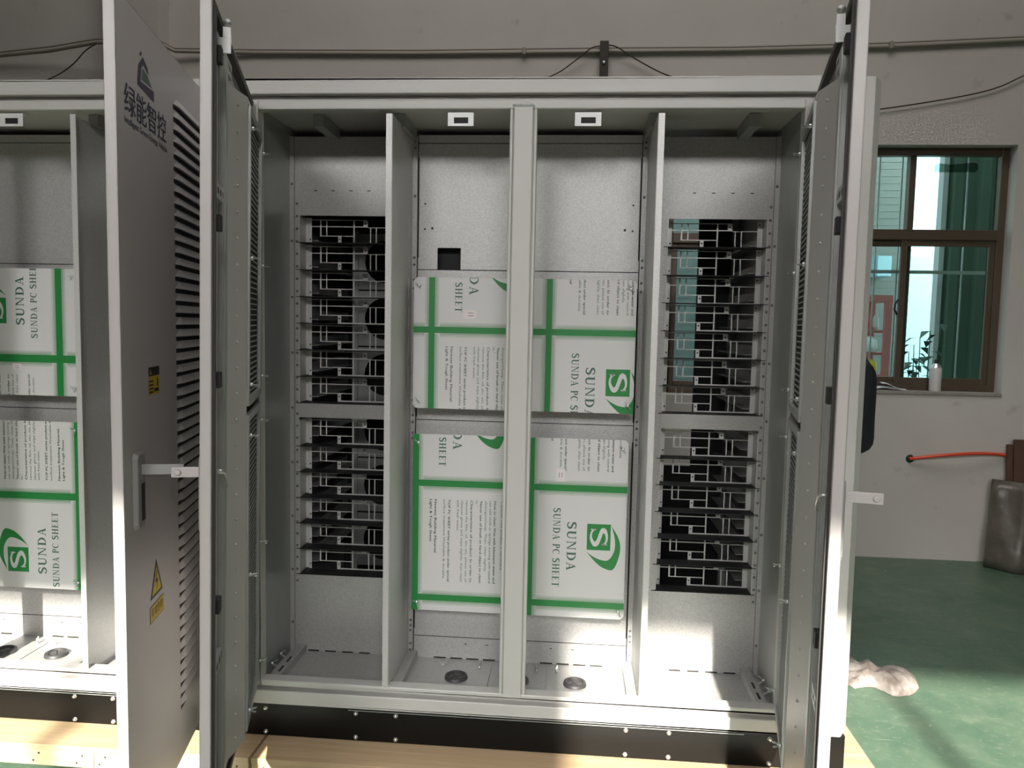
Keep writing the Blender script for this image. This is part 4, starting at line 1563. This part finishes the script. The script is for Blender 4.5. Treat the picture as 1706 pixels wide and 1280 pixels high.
# head: lathe like egg with face
hd = MB()
NU, NV = 24, 18
hv = []
for j in range(NV + 1):
    ph = math.pi * j / NV
    for i in range(NU):
        th = 2 * math.pi * i / NU
        x, y, z = math.sin(ph) * math.cos(th), math.sin(ph) * math.sin(th), math.cos(ph)
        fx = -x
        rx, ry, rz_ = 0.096, 0.074, 0.118
        px, py, pz = x * rx, y * ry, z * rz_
        if z < 0:
            py *= 1 + 0.22 * z
            px *= 1 + (0.10 * z if x < 0 else 0.30 * z)
        if fx > 0.2:
            nose = math.exp(-((y / 0.16) ** 2) - (((z + 0.12) / 0.16) ** 2))
            px -= 0.024 * nose
            for sy in (-1, 1):
                px += 0.010 * math.exp(-(((y - sy * 0.38) / 0.16) ** 2) - (((z - 0.08) / 0.12) ** 2))
            px -= 0.006 * math.exp(-((y / 0.3) ** 2) - (((z + 0.45) / 0.08) ** 2))
            px -= 0.008 * math.exp(-((y / 0.3) ** 2) - (((z + 0.78) / 0.15) ** 2))
        hv.append((px - 0.055, py, pz + 1.655))
hf = []
for j in range(NV):
    for i in range(NU):
        hf.append((j * NU + i, j * NU + (i + 1) % NU, (j + 1) * NU + (i + 1) % NU, (j + 1) * NU + i))
hd.add(hv, hf, smooth=True)
for sy in (-1, 1):
    hd.lathe([(0.0, 0.012), (0.012, 0.013), (0.022, 0.008), (0.024, 0.0), (0.018, -0.006)], (-0.035, sy * 0.072, 1.65), 12, 'y')
hd.build('head', skin_m, pr)
ey = MB()
for sy in (-1, 1):
    ey.lathe([(0, -0.0125), (0.006, -0.011), (0.0105, -0.006), (0.012, 0.0)], (-0.128, sy * 0.029, 1.665), 12, 'x')
ey.build('eyes', mat('eye_dark', (0.03, 0.02, 0.015), 0.2), pr)
hr = MB()
hv2 = []
for j in range(11):
    ph = 0.62 * math.pi * j / 10
    for i in range(NU):
        th = 2 * math.pi * i / NU
        cut = ph
        if math.cos(th) < -0.15:
            cut = min(ph, 0.30 * math.pi)
        x, y, z = math.sin(cut) * math.cos(th), math.sin(cut) * math.sin(th), math.cos(cut)
        hv2.append((x * 0.106 - 0.053, y * 0.083, z * 0.127 + 1.657))
hf2 = []
for j in range(10):
    for i in range(NU):
        hf2.append((j * NU + i, j * NU + (i + 1) % NU, (j + 1) * NU + (i + 1) % NU, (j + 1) * NU + i))
hr.add(hv2, hf2, smooth=True).build('hair', hair_m, pr)
# clothing
jn = [((0.005, 0, 0.945), (0.130, 0.178)), ((0.002, 0, 1.07), (0.118, 0.168)), ((-0.004, 0, 1.27), (0.124, 0.178)), ((0.0, 0, 1.395), (0.10, 0.15)), ((-0.012, 0, 1.475), (0.068, 0.078)), ((-0.02, 0, 1.515), (0.064, 0.064))]
je = [(0, 1), (1, 2), (2, 3), (3, 4), (4, 5)]
for s in (-1, 1):
    k = len(jn)
    jn += [((0.0, s * 0.165, 1.405), 0.072), ((-0.01, s * 0.215, 1.16), 0.058), ((-0.15, s * 0.19, 1.10), 0.047), ((-0.185, s * 0.183, 1.10), 0.042)]
    je += [(3, k), (k, k + 1), (k + 1, k + 2), (k + 2, k + 3)]
skinned('jacket', jn, je, jacket_m, pr, 0)
tn = [((-0.03, 0, 1.06), (0.10, 0.145)), ((-0.045, 0, 0.93), (0.105, 0.155))]
te = [(0, 1)]
for s in (-1, 1):
    k = len(tn)
    tn += [((-0.06, s * 0.088, 0.84), 0.090), ((-0.065, s * 0.10, 0.49), 0.070), ((-0.045, s * 0.10, 0.10), 0.056)]
    te += [(1, k), (k, k + 1), (k + 1, k + 2)]
skinned('trousers', tn, te, trouser_m, pr, 0)
for s in (-1, 1):
    sh_ = MB()
    sec = [(0.075, 0.034, 0.07), (0.05, 0.042, 0.10), (0.0, 0.043, 0.09), (-0.08, 0.047, 0.06), (-0.14, 0.043, 0.045), (-0.175, 0.02, 0.035)]
    vs, fs = [], []
    for x, hw, hh in sec:
        for i in range(10):
            t_ = 2 * math.pi * i / 10
            zz = hh / 2 + hh / 2 * math.sin(t_)
            vs.append((x - 0.06, s * 0.102 + hw * math.cos(t_), max(0.001, zz)))
    for j in range(len(sec) - 1):
        for i in range(10):
            fs.append((j * 10 + i, j * 10 + (i + 1) % 10, (j + 1) * 10 + (i + 1) % 10, (j + 1) * 10 + i))
    fs += [tuple(range(10)), tuple(range(50, 60))[::-1]]
    sh_.add(vs, fs, smooth=True).build('shoe', shoe_m, pr)

# ================================================================== outside the windows
bo_ = MB().box(-20, 20, -17, -15, -0.2, 5.95)  # unseen wall, added and sized to block the low sky
structure(bo_, 'wall_sky_block', hall_m)
g = MB().box(-12, 16, WALL_Y + wt, 22, -0.25, -0.02)
structure(g, 'ground', ground_m)


def bldg(name, x0, x1, y0, y1, h, m, label, lines, step=0.2):
    r = empty(name, ((x0 + x1) / 2, (y0 + y1) / 2, -0.02), label, 'screen' if 'screen' in name else 'building')
    cx_, cy_ = (x0 + x1) / 2, (y0 + y1) / 2
    wmb = MB().box(x0 - cx_, x1 - cx_, y0 - cy_, y1 - cy_, 0, h)
    if lines == 'h':
        z = 0.1
        while z < h:
            wmb.box(x0 - cx_, x1 - cx_, y0 - cy_ - 0.006, y0 - cy_, z, z + step * 0.55)
            z += step
    elif lines == 'v':
        x = x0
        while x < x1 - step:
            wmb.prism([(x - cx_ + 0.02, y0 - cy_), (x - cx_ + 0.05, y0 - cy_ - 0.04), (x - cx_ + step * 0.5, y0 - cy_ - 0.04), (x - cx_ + step * 0.5 + 0.03, y0 - cy_)],
                      lambda a, c: (a, c, 0), lambda a, c: (a, c, h))
            x += step
    wmb.build('wall', m, r)
    return r


bl = bldg('neighbour_building', 0.2, 4.53, 8.0, 9.5, 6.0, far_grey, 'blue grey clad building seen through left window panes', 'h', 0.09)
rb = MB()
for x in (3.35, 3.95):
    rb.box(x - 2.365 - 0.02, x - 2.365 + 0.02, -0.80, -0.75, 0, 6)
rb.build('white_downpipe', steel_bar, bl)
MB().box(4.0 - 2.365, 4.18 - 2.365, -1.05, -0.75, 2.30, 2.56).build('white_unit', far_white, bl, bevel=0.01)
bldg('white_building', 3.4, 7.6, 10.5, 11.5, 7.5, far_white, 'bright white wall seen through middle of the window', None)
sh2 = bldg('corrugated_screen', 3.24, 8.0, 4.3, 4.36, 4.5, corr_green, 'dark green corrugated metal screen close outside right window panes', 'v', 0.22)
MB().box(3.20 - 5.62, 3.24 - 5.62, -0.06, 0.03, 0, 4.5).build('corner_trim', steel_bar, sh2)

wg = empty('window_guard', (2.47, 3.27, W1[2]), 'thin white steel bars outside the window', 'window bars')
for x in (2.06, 2.31, 2.465, 2.91):
    MB().cyl((x - 2.47, 0, -0.02), (x - 2.47, 0, 1.70), 0.006, 8).build('upright_bar', steel_bar, wg)
for z in (0.02, 0.835, 1.66):
    MB().box(1.78 - 2.47, 3.16 - 2.47, -0.008, 0.008, z - 0.012, z + 0.012).build('cross_bar', steel_bar, wg)
    for x in (1.80, 3.14):
        MB().cyl((x - 2.47, -0.08, z), (x - 2.47, 0.0, z), 0.008, 8).build('fixing_lug', steel_bar, wg)

rk = empty('display_rack', (3.24, 6.1, -0.02), 'pink framed display rack outside beyond the lower left pane', 'rack')
rm = MB()
for x in (-0.36, 0.25):
    rm.box(x, x + 0.07, -0.05, 0.0, 0, 1.98).box(x, x + 0.07, 0.4, 0.45, 0, 1.98)
rm.box(-0.36, 0.32, -0.05, 0.45, 1.91, 1.98)
rm.build('rack_frame', pink_m, rk, bevel=0.004)
for z in (0.6, 1.10, 1.34, 1.58):
    MB().box(-0.36, 0.32, 0.0, 0.4, z, z + 0.03).build('shelf', pink_m, rk)
cols = [mat('red_bundle', (0.65, 0.03, 0.03), 0.5), mat('yellow_bundle', (0.85, 0.62, 0.03), 0.5), mat('white_bundle', (0.85, 0.85, 0.82), 0.5), mat('green_bundle', (0.12, 0.25, 0.05), 0.5)]
names = ['red', 'yellow', 'white', 'green']
for k, (x, z, sx, hh, ci, nm, where) in enumerate((
        (0.05, 1.615, 0.075, 0.13, 0, 'red', 'on the top rack shelf'), (0.19, 1.615, 0.035, 0.16, 2, 'white', 'at the right end of the top rack shelf'),
        (0.12, 1.375, 0.10, 0.17, 2, 'white', 'on the second rack shelf'), (0.16, 1.135, 0.07, 0.16, 1, 'yellow', 'on the third rack shelf'),
        (-0.03, 1.135, 0.065, 0.13, 0, 'red', 'on the third rack shelf left of the yellow one'), (0.12, 0.635, 0.11, 0.25, 3, 'green', 'on the lowest rack shelf'))):
    t = MB().lathe([(0, 0), (sx * 0.8, 0), (sx, hh * 0.3), (sx * 0.9, hh * 0.75), (sx * 0.4, hh), (0, hh)], (0, 0, 0), 14)
    o = t.build('rag_bundle', cols[ci])
    o.location = (3.24 + x, 6.15, -0.02 + z)
    tag(o, 'round %s bundle %s outside' % (nm, where), 'bundle', 'bundles on the pink rack')

pl = empty('potted_plant', (2.90, 3.78, -0.02), 'leafy green potted plant outside the lower right pane', 'plant')
MB().lathe([(0, 0), (0.13, 0), (0.17, 0.28), (0.18, 0.30), (0.16, 0.30), (0.15, 0.27), (0, 0.27)], (0, 0, 0), 18).build('pot', pot_m, pl)
stm, lf = MB(), MB()
random.seed(3)
for k in range(9):
    a = k * 0.7
    top = (0.10 * math.cos(a) + random.uniform(-.03, .03), 0.10 * math.sin(a), 1.22 + 0.055 * k)
    ps = [(0.03 * math.cos(a), 0.03 * math.sin(a), 0.25), (0.07 * math.cos(a), 0.07 * math.sin(a), 0.8), top]
    stm.tube(ps, [0.007, 0.005, 0.003], 6)
    for j in range(11):
        t = 0.35 + 0.65 * j / 10
        bx_ = Vector(ps[1]).lerp(Vector(ps[2]), (t - 0.35) / 0.65)
        b2 = a + j * 2.4
        dirv = Vector((math.cos(b2), math.sin(b2), 0.25 - 0.05 * j)).normalized()
        sd_ = dirv.cross(Vector((0, 0, 1))).normalized()
        ln_ = random.uniform(0.10, 0.15)
        p0 = bx_
        p1 = bx_ + dirv * ln_ * 0.5 + Vector((0, 0, 0.012))
        p2 = bx_ + dirv * ln_ + Vector((0, 0, -0.03))
        lf.add([p0, p1 + sd_ * 0.032, p2, p1 - sd_ * 0.032, p1 + Vector((0, 0, 0.004))], [(0, 1, 4), (1, 2, 4), (2, 3, 4), (3, 0, 4)], smooth=True)
stm.build('stems', leaf_m, pl)
lf.build('leaves', leaf_m, pl)
